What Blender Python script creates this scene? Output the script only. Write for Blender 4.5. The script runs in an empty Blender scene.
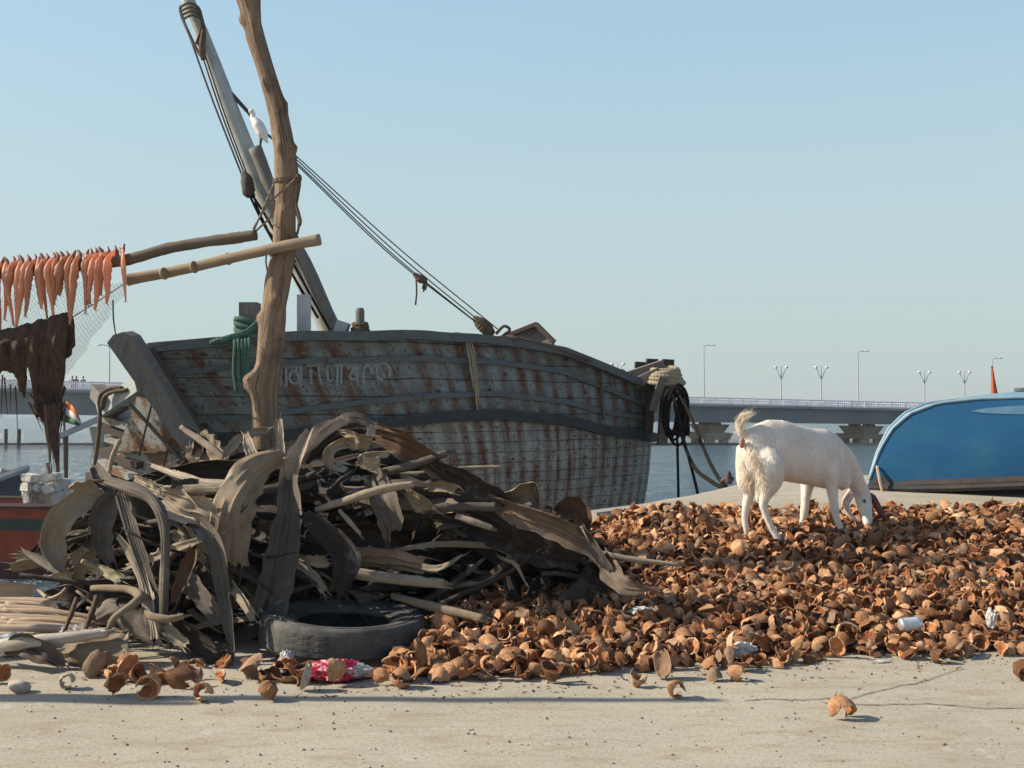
import bpy, bmesh, math, random
from mathutils import Vector, Matrix, Quaternion, noise as mnoise
PI = math.pi
R = math.radians
random.seed(11)
scene = bpy.context.scene
COL = scene.collection
V = Vector

# ------------------------------------------------------------------ camera
F = 1100.0
CAM = V((0, 0, 1.25))
PITCH = math.atan(24 / F)
FW = V((0, math.cos(PITCH), math.sin(PITCH)))
UP = V((0, -math.sin(PITCH), math.cos(PITCH)))
RT = V((1, 0, 0))
cam_d = bpy.data.cameras.new('camera')
cam = bpy.data.objects.new('camera', cam_d)
COL.objects.link(cam)
cam.location = CAM
cam.rotation_euler = (PI / 2 + PITCH, 0, 0)
cam_d.sensor_width = 36.0
cam_d.lens = F / 1024 * 36
cam_d.clip_start = 0.05
cam_d.clip_end = 9000
scene.camera = cam


def at(px, py, d):
    """point seen at pixel (px, py) whose world y is d"""
    v = RT * ((px - 512) / F) + UP * ((384 - py) / F) + FW
    return CAM + v * (d / v.y)


def proj(p):
    q = p - CAM
    z = q.dot(FW)
    return 512 + F * q.dot(RT) / z, 384 - F * q.dot(UP) / z


def lerp(a, b, t):
    return a + (b - a) * t


def sstep(a, b, x):
    t = max(0.0, min(1.0, (x - a) / (b - a)))
    return t * t * (3 - 2 * t)


def table(tab, x):
    if x <= tab[0][0]:
        return tab[0][1]
    for (x0, y0), (x1, y1) in zip(tab, tab[1:]):
        if x <= x1:
            return lerp(y0, y1, (x - x0) / (x1 - x0))
    return tab[-1][1]


def smooth_path(pts, n):
    """Catmull-Rom through pts, n samples"""
    pts = [V(p) for p in pts]
    if len(pts) == 2:
        return [pts[0].lerp(pts[1], i / (n - 1)) for i in range(n)]
    P = [pts[0] * 2 - pts[1]] + pts + [pts[-1] * 2 - pts[-2]]
    m = len(pts) - 1
    out = []
    for i in range(n):
        t = i / (n - 1) * m
        k = min(int(t), m - 1)
        t -= k
        a, b, c, d = P[k:k + 4]
        out.append(0.5 * ((2 * b) + (c - a) * t + (2 * a - 5 * b + 4 * c - d) * t * t + (3 * b - a - 3 * c + d) * t ** 3))
    return out


def tri(lst, t):
    """sample list of numbers at t in 0..1"""
    k = t * (len(lst) - 1)
    i = min(int(k), len(lst) - 2) if len(lst) > 1 else 0
    if len(lst) == 1:
        return lst[0]
    return lerp(lst[i], lst[i + 1], k - i)


# ------------------------------------------------------------------ mesh builder
ORIG = {}


class MB:
    def __init__(self):
        self.v = []
        self.f = []
        self.m = []
        self.uv = []

    def add(self, verts, faces, mi=0, uvs=None):
        o = len(self.v)
        self.v += [V(p) for p in verts]
        self.uv += uvs if uvs else [(0.0, 0.0)] * len(verts)
        for k, f in enumerate(faces):
            self.f.append(tuple(i + o for i in f))
            self.m.append(mi if isinstance(mi, int) else mi[k])
        return self

    def box(self, c, s, rot=None, mi=0):
        c = V(c)
        vs = []
        for x in (-.5, .5):
            for y in (-.5, .5):
                for z in (-.5, .5):
                    p = V((x * s[0], y * s[1], z * s[2]))
                    if rot is not None:
                        p = rot @ p
                    vs.append(c + p)
        uv = [(x, z) for x in (0., 1.) for y in (0., 1.) for z in (0., 1.)]
        return self.add(vs, [(0, 1, 3, 2), (4, 6, 7, 5), (0, 4, 5, 1), (2, 3, 7, 6), (0, 2, 6, 4), (1, 5, 7, 3)], mi, uv)

    def beam(self, a, b, w, h, up=V((0, 0, 1)), mi=0, w2=None, h2=None):
        a, b = V(a), V(b)
        t = (b - a).normalized()
        s = t.cross(up)
        if s.length < 1e-4:
            s = V((1, 0, 0))
        s.normalize()
        u = s.cross(t)
        w2 = w if w2 is None else w2
        h2 = h if h2 is None else h2
        vs = []
        uv = []
        L = (b - a).length
        for p, ww, hh, l in ((a, w, h, 0), (b, w2, h2, L)):
            for i, (x, y) in enumerate(((-1, -1), (1, -1), (1, 1), (-1, 1))):
                vs.append(p + s * x * ww / 2 + u * y * hh / 2)
                uv.append((i * .25, l))
        return self.add(vs, [(3, 2, 1, 0), (4, 5, 6, 7), (0, 1, 5, 4), (1, 2, 6, 5), (2, 3, 7, 6), (3, 0, 4, 7)], mi, uv)

    def tube(self, path, rad, seg=8, n=None, jit=0.0, flat=1.0, caps=True, mi=0, flatdir=None):
        if n:
            path = smooth_path(path, n)
        path = [V(p) for p in path]
        N = len(path)
        rl = rad if isinstance(rad, (list, tuple)) else [rad]
        T = []
        for i in range(N):
            a = path[max(0, i - 1)]
            b = path[min(N - 1, i + 1)]
            t = (b - a)
            T.append(t.normalized() if t.length > 1e-9 else V((0, 0, 1)))
        ref = flatdir if flatdir is not None else (V((0, 0, 1)) if abs(T[0].z) < .9 else V((1, 0, 0)))
        s = T[0].cross(ref)
        s = s.normalized() if s.length > 1e-6 else T[0].orthogonal().normalized()
        vs, uv = [], []
        L = 0
        sd = random.random() * 100
        for i in range(N):
            if i:
                L += (path[i] - path[i - 1]).length
            s = (s - T[i] * s.dot(T[i]))
            s = s.normalized() if s.length > 1e-6 else T[i].orthogonal().normalized()
            u = T[i].cross(s)
            r = tri(rl, i / (N - 1) if N > 1 else 0)
            for k in range(seg):
                a = 2 * PI * k / seg
                rr = r
                if jit:
                    rr *= 1 + jit * mnoise.noise(V((sd + L / max(r, .01) * .45, math.cos(a), math.sin(a))))
                vs.append(path[i] + (s * math.cos(a) + u * math.sin(a) * flat) * rr)
                uv.append((k / seg, L))
        fs = []
        for i in range(N - 1):
            for k in range(seg):
                k2 = (k + 1) % seg
                fs.append((i * seg + k, i * seg + k2, (i + 1) * seg + k2, (i + 1) * seg + k))
        if caps:
            fs.append(tuple(reversed(range(seg))))
            fs.append(tuple((N - 1) * seg + k for k in range(seg)))
        return self.add(vs, fs, mi, uv)

    def rings(self, rings, mi=0, close=True, caps=True):
        """loft list of equal-length closed rings"""
        n = len(rings[0])
        vs = [p for r in rings for p in r]
        fs = []
        for i in range(len(rings) - 1):
            for k in range(n if close else n - 1):
                k2 = (k + 1) % n
                fs.append((i * n + k, i * n + k2, (i + 1) * n + k2, (i + 1) * n + k))
        if caps:
            fs.append(tuple(reversed(range(n))))
            fs.append(tuple((len(rings) - 1) * n + k for k in range(n)))
        return self.add(vs, fs, mi)

    def ell(self, c, r, rot=None, nu=12, nv=8, mi=0):
        c = V(c)
        vs = [c + ((rot @ V((0, 0, r[2]))) if rot is not None else V((0, 0, r[2])))]
        for j in range(1, nv):
            th = PI * j / nv
            for i in range(nu):
                ph = 2 * PI * i / nu
                p = V((r[0] * math.sin(th) * math.cos(ph), r[1] * math.sin(th) * math.sin(ph), r[2] * math.cos(th)))
                vs.append(c + (rot @ p if rot is not None else p))
        vs.append(c - ((rot @ V((0, 0, r[2]))) if rot is not None else V((0, 0, r[2]))))
        fs = [(0, 1 + i, 1 + (i + 1) % nu) for i in range(nu)]
        for j in range(nv - 2):
            for i in range(nu):
                a = 1 + j * nu
                fs.append((a + i, a + nu + i, a + nu + (i + 1) % nu, a + (i + 1) % nu))
        a = 1 + (nv - 2) * nu
        fs += [(a + i, len(vs) - 1, a + (i + 1) % nu) for i in range(nu)]
        return self.add(vs, fs, mi)

    def prism(self, poly, off, mi=0):
        """polygon (3-D points) extruded by vector off"""
        n = len(poly)
        off = V(off)
        vs = [V(p) for p in poly] + [V(p) + off for p in poly]
        fs = [tuple(range(n)), tuple(reversed(range(n, 2 * n)))]
        for i in range(n):
            j = (i + 1) % n
            fs.append((i, i + n, j + n, j))
        return self.add(vs, fs, mi)

    def mesh(self, name, origin=V((0, 0, 0)), smooth=False):
        me = bpy.data.meshes.new(name)
        me.from_pydata([tuple(p - origin) for p in self.v], [], self.f)
        ul = me.uv_layers.new(name='uv')
        li = 0
        data = []
        for f in self.f:
            for i in f:
                data += self.uv[i]
        ul.data.foreach_set('uv', data)
        me.polygons.foreach_set('material_index', self.m)
        me.polygons.foreach_set('use_smooth', [smooth] * len(self.f))
        bm = bmesh.new()
        bm.from_mesh(me)
        bmesh.ops.recalc_face_normals(bm, faces=bm.faces)
        bm.to_mesh(me)
        bm.free()
        me.update()
        return me

    def build(self, name, mats, parent=None, origin=None, smooth=False):
        if not isinstance(mats, (list, tuple)):
            mats = [mats]
        if parent is not None:
            o0 = ORIG[parent.name]
        else:
            o0 = V(origin) if origin is not None else V((0, 0, 0))
        me = self.mesh(name, o0, smooth)
        for m in mats:
            me.materials.append(m)
        ob = bpy.data.objects.new(name, me)
        COL.objects.link(ob)
        if parent is not None:
            ob.parent = parent
        else:
            ob.location = o0
        ORIG[ob.name] = o0
        return ob


def tag(o, label=None, cat=None, group=None, kind=None):
    if label:
        o['label'] = label
    if cat:
        o['category'] = cat
    if group:
        o['group'] = group
    if kind:
        o['kind'] = kind
    return o


def thing(name, label, cat, loc, group=None):
    o = bpy.data.objects.new(name, None)
    o.empty_display_size = .1
    COL.objects.link(o)
    o.location = loc
    ORIG[o.name] = V(loc)
    return tag(o, label, cat, group)


def apply_mods(ob):
    dg = bpy.context.evaluated_depsgraph_get()
    dg.update()
    me = bpy.data.meshes.new_from_object(ob.evaluated_get(dg))
    ob.modifiers.clear()
    old = ob.data
    ob.data = me
    bpy.data.meshes.remove(old)
    return ob


def fuse(ob, voxel, it=4, fac=.5):
    """weld overlapping closed volumes into one continuous skin"""
    m = ob.modifiers.new('r', 'REMESH')
    m.mode = 'VOXEL'
    m.voxel_size = voxel
    m.use_smooth_shade = True
    s = ob.modifiers.new('s', 'SMOOTH')
    s.factor = fac
    s.iterations = it
    return apply_mods(ob)


# ------------------------------------------------------------------ materials
class NT:
    def __init__(self, name):
        self.mat = bpy.data.materials.new(name)
        self.mat.use_nodes = True
        self.t = self.mat.node_tree
        self.b = self.t.nodes['Principled BSDF']
        self.out = self.t.nodes['Material Output']

    def n(self, typ, **kw):
        nd = self.t.nodes.new(typ)
        for k, v in kw.items():
            setattr(nd, k, v)
        return nd

    def link(self, a, b):
        self.t.links.new(a, b)

    def coords(self, kind='Object'):
        return self.n('ShaderNodeTexCoord').outputs[kind]

    def mapping(self, vec, scale=(1, 1, 1), loc=(0, 0, 0)):
        m = self.n('ShaderNodeMapping')
        m.inputs['Scale'].default_value = scale
        m.inputs['Location'].default_value = loc
        self.link(vec, m.inputs['Vector'])
        return m.outputs[0]

    def noise(self, vec, scale=5, detail=4, rough=.55, dist=0):
        t = self.n('ShaderNodeTexNoise')
        t.inputs['Scale'].default_value = scale
        t.inputs['Detail'].default_value = detail
        t.inputs['Roughness'].default_value = rough
        t.inputs['Distortion'].default_value = dist
        if vec is not None:
            self.link(vec, t.inputs['Vector'])
        return t.outputs['Fac']

    def voro(self, vec, scale=5, feature='F1', out='Distance', rnd=1):
        t = self.n('ShaderNodeTexVoronoi', feature=feature)
        t.inputs['Scale'].default_value = scale
        t.inputs['Randomness'].default_value = rnd
        if vec is not None:
            self.link(vec, t.inputs['Vector'])
        return t.outputs[out]

    def ramp(self, fac, stops, interp='LINEAR'):
        r = self.n('ShaderNodeValToRGB')
        r.color_ramp.interpolation = interp
        el = r.color_ramp.elements
        while len(el) < len(stops):
            el.new(.5)
        for e, (p, c) in zip(el, stops):
            e.position = p
            e.color = (c, c, c, 1) if isinstance(c, (int, float)) else (*c, 1)
        self.link(fac, r.inputs[0])
        return r.outputs[0]

    def mix(self, fac, a, b, mode='MIX'):
        m = self.n('ShaderNodeMix', data_type='RGBA', blend_type=mode)
        for sock, v in ((m.inputs['Factor'], fac), (m.inputs['A'], a), (m.inputs['B'], b)):
            pass
        ins = [m.inputs[0], m.inputs[6], m.inputs[7]]
        for s, v in zip(ins, (fac, a, b)):
            if isinstance(v, (int, float)):
                s.default_value = v if s is ins[0] else (v, v, v, 1)
            elif isinstance(v, (tuple, list)):
                s.default_value = (*v, 1) if len(v) == 3 else v
            else:
                self.link(v, s)
        return m.outputs[2]

    def math(self, op, a, b=None, c=None):
        m = self.n('ShaderNodeMath', operation=op)
        for s, v in zip(m.inputs, (a, b, c)):
            if v is None:
                continue
            if isinstance(v, (int, float)):
                s.default_value = v
            else:
                self.link(v, s)
        return m.outputs[0]

    def bump(self, h, strength=.5, dist=.01, normal=None):
        b = self.n('ShaderNodeBump')
        b.inputs['Strength'].default_value = strength
        b.inputs['Distance'].default_value = dist
        self.link(h, b.inputs['Height'])
        if normal is not None:
            self.link(normal, b.inputs['Normal'])
        return b.outputs[0]

    def fin(self, color=None, rough=.8, normal=None, spec=None, metal=None):
        if color is not None:
            if isinstance(color, (tuple, list)):
                self.b.inputs['Base Color'].default_value = (*color, 1)
            else:
                self.link(color, self.b.inputs['Base Color'])
        if isinstance(rough, (int, float)):
            self.b.inputs['Roughness'].default_value = rough
        else:
            self.link(rough, self.b.inputs['Roughness'])
        if normal is not None:
            self.link(normal, self.b.inputs['Normal'])
        if spec is not None:
            self.b.inputs['Specular IOR Level'].default_value = spec
        if metal is not None:
            self.b.inputs['Metallic'].default_value = metal
        return self.mat


def simple(name, c1, c2=None, scale=8, rough=.8, bump=.3, bdist=.004, spec=None, metal=None, stretch=None):
    m = NT(name)
    v = m.coords()
    if stretch:
        v = m.mapping(v, stretch)
    n = m.noise(v, scale, 5, .6)
    c2 = c2 or tuple(x * .7 for x in c1)
    col = m.mix(m.ramp(n, [(.35, 0.0), (.65, 1.0)]), c1, c2)
    n2 = m.noise(v, scale * 6, 4, .65)
    return m.fin(col, rough, m.bump(n2, bump, bdist), spec, metal)


def wood(name, c1, c2, grain=30, rough=.85, crack=.5, extra=None):
    """weathered timber; the grain runs along uv.y"""
    m = NT(name)
    uv = m.coords('UV')
    ob = m.coords('Object')
    g = m.noise(m.mapping(uv, (grain, 3, 1)), 1, 6, .7, .4)
    b = m.noise(ob, 4, 4, .6)
    col = m.mix(m.ramp(g, [(.3, 0.0), (.7, 1.0)]), c1, c2)
    col = m.mix(m.math('MULTIPLY', m.ramp(b, [(.45, 0.0), (.7, 1.0)]), .6), col, tuple(x * .55 for x in c1))
    if extra:
        e = m.noise(ob, 11, 5, .7)
        col = m.mix(m.ramp(e, [(.58, 0.0), (.64, 1.0)]), col, extra)
    return m.fin(col, rough, m.bump(g, crack, .006))


def rope_mat(name, c1, c2):
    m = NT(name)
    uv = m.coords('UV')
    sep = m.n('ShaderNodeSeparateXYZ')
    m.link(uv, sep.inputs[0])
    w = m.math('SINE', m.math('ADD', m.math('MULTIPLY', sep.outputs[0], 12.566), m.math('MULTIPLY', sep.outputs[1], 150)))
    w = m.math('MULTIPLY_ADD', w, .5, .5)
    n = m.noise(m.coords(), 20, 4)
    col = m.mix(m.math('MULTIPLY', w, .6), c1, c2)
    col = m.mix(m.ramp(n, [(.4, 0.0), (.7, .6)]), col, tuple(x * .5 for x in c1))
    return m.fin(col, .95, m.bump(w, .8, .004), .08)


M = {}
M['grey_wood'] = wood('grey_wood', (.2, .19, .175), (.11, .1, .09), extra=(.13, .09, .06))
M['mast_wood'] = wood('mast_wood', (.46, .5, .49), (.32, .35, .345))
M['dark_wood'] = wood('dark_wood', (.085, .065, .05), (.04, .03, .025))
M['pole_wood'] = wood('pole_wood', (.17, .13, .095), (.09, .07, .05))
M['bamboo'] = wood('bamboo', (.36, .28, .19), (.22, .16, .1), 18)
M['stick'] = wood('stick', (.52, .41, .29), (.33, .24, .16), 14)
M['blue_wood'] = wood('blue_wood', (.19, .235, .25), (.12, .14, .145), extra=(.1, .06, .04))
M['board'] = wood('board', (.36, .34, .31), (.22, .2, .17))
M['iron'] = simple('iron', (.035, .03, .028), (.07, .04, .025), 20, .7)
M['rope_pale'] = rope_mat('rope_pale', (.42, .36, .25), (.26, .21, .14))
M['rope_dark'] = rope_mat('rope_dark', (.022, .019, .016), (.012, .01, .009))
M['rope_brown'] = rope_mat('rope_brown', (.16, .12, .085), (.09, .065, .045))
M['rope_green'] = rope_mat('rope_green', (.09, .17, .13), (.05, .1, .08))
M['wire'] = simple('wire', (.06, .055, .05), rough=.7)
M['twine'] = rope_mat('twine', (.3, .23, .16), (.2, .15, .1))


def trunk_mat():
    m = NT('trunk_bark')
    uv = m.coords('UV')
    ob = m.coords('Object')
    g = m.noise(m.mapping(uv, (9, 2.0, 1)), 1.6, 6, .7, .6)
    b = m.noise(ob, 5.5, 5, .65)
    s = m.noise(ob, 16, 4, .6)
    col = m.mix(m.ramp(g, [(.33, 0.0), (.66, 1.0)]), (.32, .225, .145), (.17, .115, .072))
    col = m.mix(m.ramp(b, [(.5, 0.0), (.68, .8)]), col, (.085, .055, .035))
    col = m.mix(m.ramp(s, [(.6, 0.0), (.7, .6)]), col, (.34, .255, .17))
    k = m.noise(m.mapping(uv, (26, .9, 1)), 1.3, 4, .6, .3)
    kk = m.ramp(k, [(.6, 0.0), (.68, 1.0)])
    col = m.mix(m.math('MULTIPLY', kk, .75), col, (.045, .03, .02))
    h = m.math('SUBTRACT', m.math('ADD', g, m.math('MULTIPLY', s, .4)), kk)
    return m.fin(col, .88, m.bump(h, 1.0, .022))


M['trunk'] = trunk_mat()


def frond_mat():
    """weathered palm leaf: fibres along uv.y, tint from the object's own colour"""
    m = NT('dry_palm_leaf')
    uv = m.coords('UV')
    ob = m.coords('Object')
    inf = m.n('ShaderNodeObjectInfo')
    fib = m.noise(m.mapping(uv, (26, 2.2, 1)), 1, 6, .7, .25)
    fine = m.noise(m.mapping(uv, (70, 4, 1)), 1, 4, .6)
    blot = m.noise(ob, 6.5, 5, .65)
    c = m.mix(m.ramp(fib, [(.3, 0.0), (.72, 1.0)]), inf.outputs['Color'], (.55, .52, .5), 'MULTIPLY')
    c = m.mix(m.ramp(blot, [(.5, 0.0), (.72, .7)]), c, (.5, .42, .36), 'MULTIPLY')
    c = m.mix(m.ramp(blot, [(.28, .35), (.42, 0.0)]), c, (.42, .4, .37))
    h = m.math('ADD', fib, m.math('MULTIPLY', fine, .5))
    m.fin(c, .72, m.bump(h, .65, .008), .35)
    return m.mat


M['frond'] = frond_mat()


def husk_mats():
    out = []
    for nm, a, b, c in (('husk_rim', (.62, .45, .29), (.48, .31, .18), (.3, .16, .08)), ('husk_skin', (.53, .345, .2), (.37, .195, .1), (.17, .07, .03)),
                        ('husk_fibre', (.47, .215, .095), (.31, .125, .05), (.11, .04, .017))):
        m = NT(nm)
        ob = m.coords('Object')
        inf = m.n('ShaderNodeObjectInfo')
        att = m.n('ShaderNodeAttribute', attribute_name='tone')
        tone = m.math('FRACT', m.math('ADD', att.outputs['Fac'], inf.outputs['Random']))
        n1 = m.noise(ob, 22, 5, .65)
        n2 = m.noise(m.mapping(ob, (90, 90, 14)), 1, 5, .7)
        col = m.mix(m.ramp(n1, [(.35, 0.0), (.7, 1.0)]), a, b)
        col = m.mix(m.ramp(n2, [(.45, 0.0), (.75, .85)]), col, c)
        tm = m.ramp(tone, [(0.0, (.28, .22, .2)), (.35, (.7, .58, .5)), (.7, (1.02, .96, .9)), (1.0, (1.5, 1.55, 1.6))])
        col = m.mix(1.0, col, tm, 'MULTIPLY')
        grey = m.ramp(tone, [(.84, 0.0), (.86, .8), (.92, .8), (.94, 0.0)])
        col = m.mix(grey, col, (.17, .125, .09))
        out.append(m.fin(col, .85, m.bump(m.math('ADD', n1, m.math('MULTIPLY', n2, .8)), .8, .006), .25))
    return out


M['husk'] = husk_mats()
M['husk'] = M['husk'][1:] + M['husk'][:1]


def hull_mat(name, paint, paint2, rust_amt, plank, col_w):
    paint, paint2 = tuple(x * .95 for x in paint), tuple(x * .9 for x in paint2)
    m = NT(name)
    uv = m.coords('UV')
    sep = m.n('ShaderNodeSeparateXYZ')
    m.link(uv, sep.inputs[0])
    u, v = sep.outputs[0], sep.outputs[1]
    comb = lambda x, y: None
    # plank seams (wavering a little)
    wob = m.noise(m.mapping(uv, (1.2, .9, 1)), 1, 4)
    vv = m.math('ADD', v, m.math('MULTIPLY', wob, .05))
    fr = m.math('FRACT', m.math('DIVIDE', vv, plank))
    seam = m.ramp(fr, [(0.0, 1.0), (.045, 0.0), (.965, 0.0), (1.0, 1.0)])
    # paint
    n1 = m.noise(m.mapping(uv, (1.6, 2.6, 1)), 1.5, 6, .7)
    n2 = m.noise(m.mapping(uv, (5, 14, 1)), 2, 6, .75)
    col = m.mix(m.ramp(n1, [(.35, 0.0), (.65, 1.0)]), paint, paint2)
    col = m.mix(m.ramp(n2, [(.52, 0.0), (.62, .75)]), col, tuple(x * .42 for x in paint))
    col = m.mix(m.ramp(m.noise(m.mapping(uv, (16, 24, 1)), 1.4, 4, .7), [(.64, 0.0), (.68, .8)]), col, (.3, .32, .31))
    # frame fastenings weep rust down the planks in columns
    fu = m.math('FRACT', m.math('DIVIDE', m.math('ADD', u, m.math('MULTIPLY', m.noise(m.mapping(uv, (2.5, .3, 1)), 1, 4), .3)), col_w))
    colm = m.ramp(fu, [(.08, 0.0), (.4, 1.0), (.6, 1.0), (.92, 0.0)])
    st = m.noise(m.mapping(uv, (15, 1.6, 1)), 1, 6, .72)
    stk = m.math('MULTIPLY', colm, m.ramp(st, [(.36 if rust_amt > .9 else .42, 0.0), (.5 if rust_amt > .9 else .56, 1.0)]))
    free = m.ramp(m.noise(m.mapping(uv, (6, .9, 1) if rust_amt > .95 else (4, 5, 1)), 1.1, 6, .75), [(.56, 0.0), (.66, 1.0)])
    patch = m.ramp(m.noise(m.mapping(uv, (.9, 1.3, 1)), 1.3, 3, .6), [(.32, .3), (.58, 1.0)])
    rust = m.math('MULTIPLY', m.math('MAXIMUM', m.math('MULTIPLY', stk, patch), m.math('MULTIPLY', free, .9)), rust_amt)
    rcol = m.mix(m.noise(uv, 9, 4, .7), (.17, .07, .035), (.05, .025, .018))
    col = m.mix(rust, col, rcol)
    spk = m.ramp(m.voro(m.mapping(uv, (17, 13, 1)), 1.0), [(.16, 1.0), (.3, 0.0)])
    spm = m.ramp(m.noise(m.mapping(uv, (1.5, 2.4, 1)), 1.7, 4, .65), [(.3, 0.0), (.46, 1.0)])
    col = m.mix(m.math('MULTIPLY', m.math('MULTIPLY', spk, spm), .85), col, (.1, .045, .025))
    chip = m.ramp(m.noise(m.mapping(uv, (9, 13, 1)), 2.2, 5, .75), [(.61, 0.0), (.635, 1.0)])
    col = m.mix(m.math('MULTIPLY', chip, .6), col, (.34, .38, .37))
    # nail heads
    cell = m.voro(m.mapping(uv, (1 / col_w, 1 / plank, 1)), 1.0, rnd=.35)
    nail = m.ramp(cell, [(.1, 1.0), (.17, 0.0)])
    col = m.mix(m.math('MULTIPLY', nail, .85), col, (.05, .022, .014))
    col = m.mix(m.math('MULTIPLY', seam, m.ramp(n1, [(.3, .25), (.6, .8)])), col, (.03, .026, .024))
    h = m.math('SUBTRACT', m.math('MULTIPLY', n2, .5), seam)
    return m.fin(col, .75, m.bump(h, .8, .02), .3)


M['hull_up'] = hull_mat('hull_upper_paint', (.235, .285, .29), (.13, .16, .165), 1.0, .2, .3)
M['hull_low'] = hull_mat('hull_lower_paint', (.35, .365, .345), (.225, .24, .235), 1.0, .125, .25)
M['rail'] = wood('rail_timber', (.045, .052, .058), (.025, .028, .032), extra=(.12, .07, .045))
M['cap'] = wood('cap_timber', (.13, .155, .16), (.07, .08, .085), extra=(.09, .055, .035))


def rust_panel():
    m = NT('rusty_panel')
    ob = m.coords('Object')
    n = m.noise(ob, 3.2, 6, .7)
    n2 = m.noise(ob, 14, 5, .7)
    col = m.mix(m.ramp(n, [(.5, 0.0), (.58, 1.0)]), (.3, .31, .28), (.17, .085, .04))
    col = m.mix(m.ramp(n2, [(.55, 0.0), (.66, 1.0)]), col, (.09, .05, .03))
    return m.fin(col, .75, m.bump(n2, .6, .01))


M['rust_panel'] = rust_panel()
M['letter'] = simple('letter_paint', (.27, .31, .32), (.15, .19, .2), 40, .8)
# ------------------------------------------------------------------ sky, sun, exposure
SUN = V((-1, .03, 0)).normalized()
EL = R(34)
AZ = math.atan2(SUN.x, SUN.y)
SUNV = V((SUN.x * math.cos(EL), SUN.y * math.cos(EL), math.sin(EL)))
w = bpy.data.worlds.new('World')
scene.world = w
w.use_nodes = True
nt = w.node_tree
sky = nt.nodes.new('ShaderNodeTexSky')
sky.sky_type = 'NISHITA'
sky.sun_disc = False
sky.sun_elevation = EL
sky.sun_rotation = AZ
sky.altitude = 0
sky.air_density = 1.0
sky.dust_density = 1.0
sky.ozone_density = 1.0
HAZE = ((3.7, 4.35, 4.3), (3.75, 4.6, 4.6), (3.85, 5.0, 5.2), (3.5, 5.35, 6.4), (2.6, 4.6, 6.6))
bg = nt.nodes['Background']
bg.inputs['Strength'].default_value = .1
# thin bright haze low in the sky: the sky's own colour, by height above the horizon
tcw = nt.nodes.new('ShaderNodeTexCoord')
sepw = nt.nodes.new('ShaderNodeSeparateXYZ')
nt.links.new(tcw.outputs['Generated'], sepw.inputs[0])
rw = nt.nodes.new('ShaderNodeValToRGB')
els = rw.color_ramp.elements
for p_, v_ in ((0.0, .96), (.2, .94), (.4, .85), (.68, .1), (1.0, 0.0)):
    e_ = els[0] if p_ == 0 else (els[1] if p_ == 1.0 else els.new(p_))
    e_.position = p_
    e_.color = (v_, v_, v_, 1)
nt.links.new(sepw.outputs['Z'], rw.inputs[0])
mw = nt.nodes.new('ShaderNodeMix')
mw.data_type = 'RGBA'
az_ = nt.nodes.new('ShaderNodeMath')          # haze strongest ahead of the camera, dimmed behind it to cut shade fill
az_.operation = 'MULTIPLY_ADD'
nt.links.new(sepw.outputs['Y'], az_.inputs[0])
az_.inputs[1].default_value = .8
az_.inputs[2].default_value = .3
az_.use_clamp = True
fm_ = nt.nodes.new('ShaderNodeMath')
fm_.operation = 'MULTIPLY'
nt.links.new(rw.outputs[0], fm_.inputs[0])
nt.links.new(az_.outputs[0], fm_.inputs[1])
nt.links.new(fm_.outputs[0], mw.inputs[0])
nt.links.new(sky.outputs[0], mw.inputs[6])
hc = nt.nodes.new('ShaderNodeValToRGB')
el2 = hc.color_ramp.elements
for p_, c_ in ((0.0, HAZE[0]), (.08, HAZE[1]), (.19, HAZE[2]), (1.0, HAZE[4]), (.36, HAZE[3])):
    e_ = el2[0] if p_ == 0 else (el2[-1] if p_ == 1.0 else el2.new(p_))
    e_.position = p_
    e_.color = (*[x / 7 for x in c_], 1)
nt.links.new(sepw.outputs['Z'], hc.inputs[0])
sc_ = nt.nodes.new('ShaderNodeVectorMath')
sc_.operation = 'SCALE'
sc_.inputs['Scale'].default_value = 7
nt.links.new(hc.outputs[0], sc_.inputs[0])
nt.links.new(sc_.outputs[0], mw.inputs[7])
nt.links.new(mw.outputs[2], bg.inputs['Color'])
sd = bpy.data.lights.new('sun', 'SUN')
sd.energy = 5
sd.angle = R(.5)
sd.color = (1.0, .87, .7)
so = bpy.data.objects.new('sun', sd)
so.rotation_euler = SUNV.to_track_quat('Z', 'Y').to_euler()
so.location = (-20, 12, 20)
COL.objects.link(so)
scene.view_settings.view_transform = 'Standard'
scene.view_settings.look = 'None'
scene.view_settings.exposure = .5
scene.view_settings.gamma = 1

# ------------------------------------------------------------------ ground (quay) and water
WZ = -2.75
EDGE = [(-60, 7.2), (-3.0, 7.35), (-1.2, 7.7), (.6, 8.3), (1.46, 9.05), (2.1, 10.05), (3.0, 11.2), (6, 12.4), (60, 14)]


def gz(x, y):
    r = sstep(5.3, 9.4, y) * sstep(-1.7, .5, x) * .56
    r += .02 * mnoise.noise(V((x * .6, y * .6, 3))) * sstep(4, 6, y)
    r += .006 * mnoise.noise(V((x * 2.3, y * 2.3, 8)))
    return r


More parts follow.
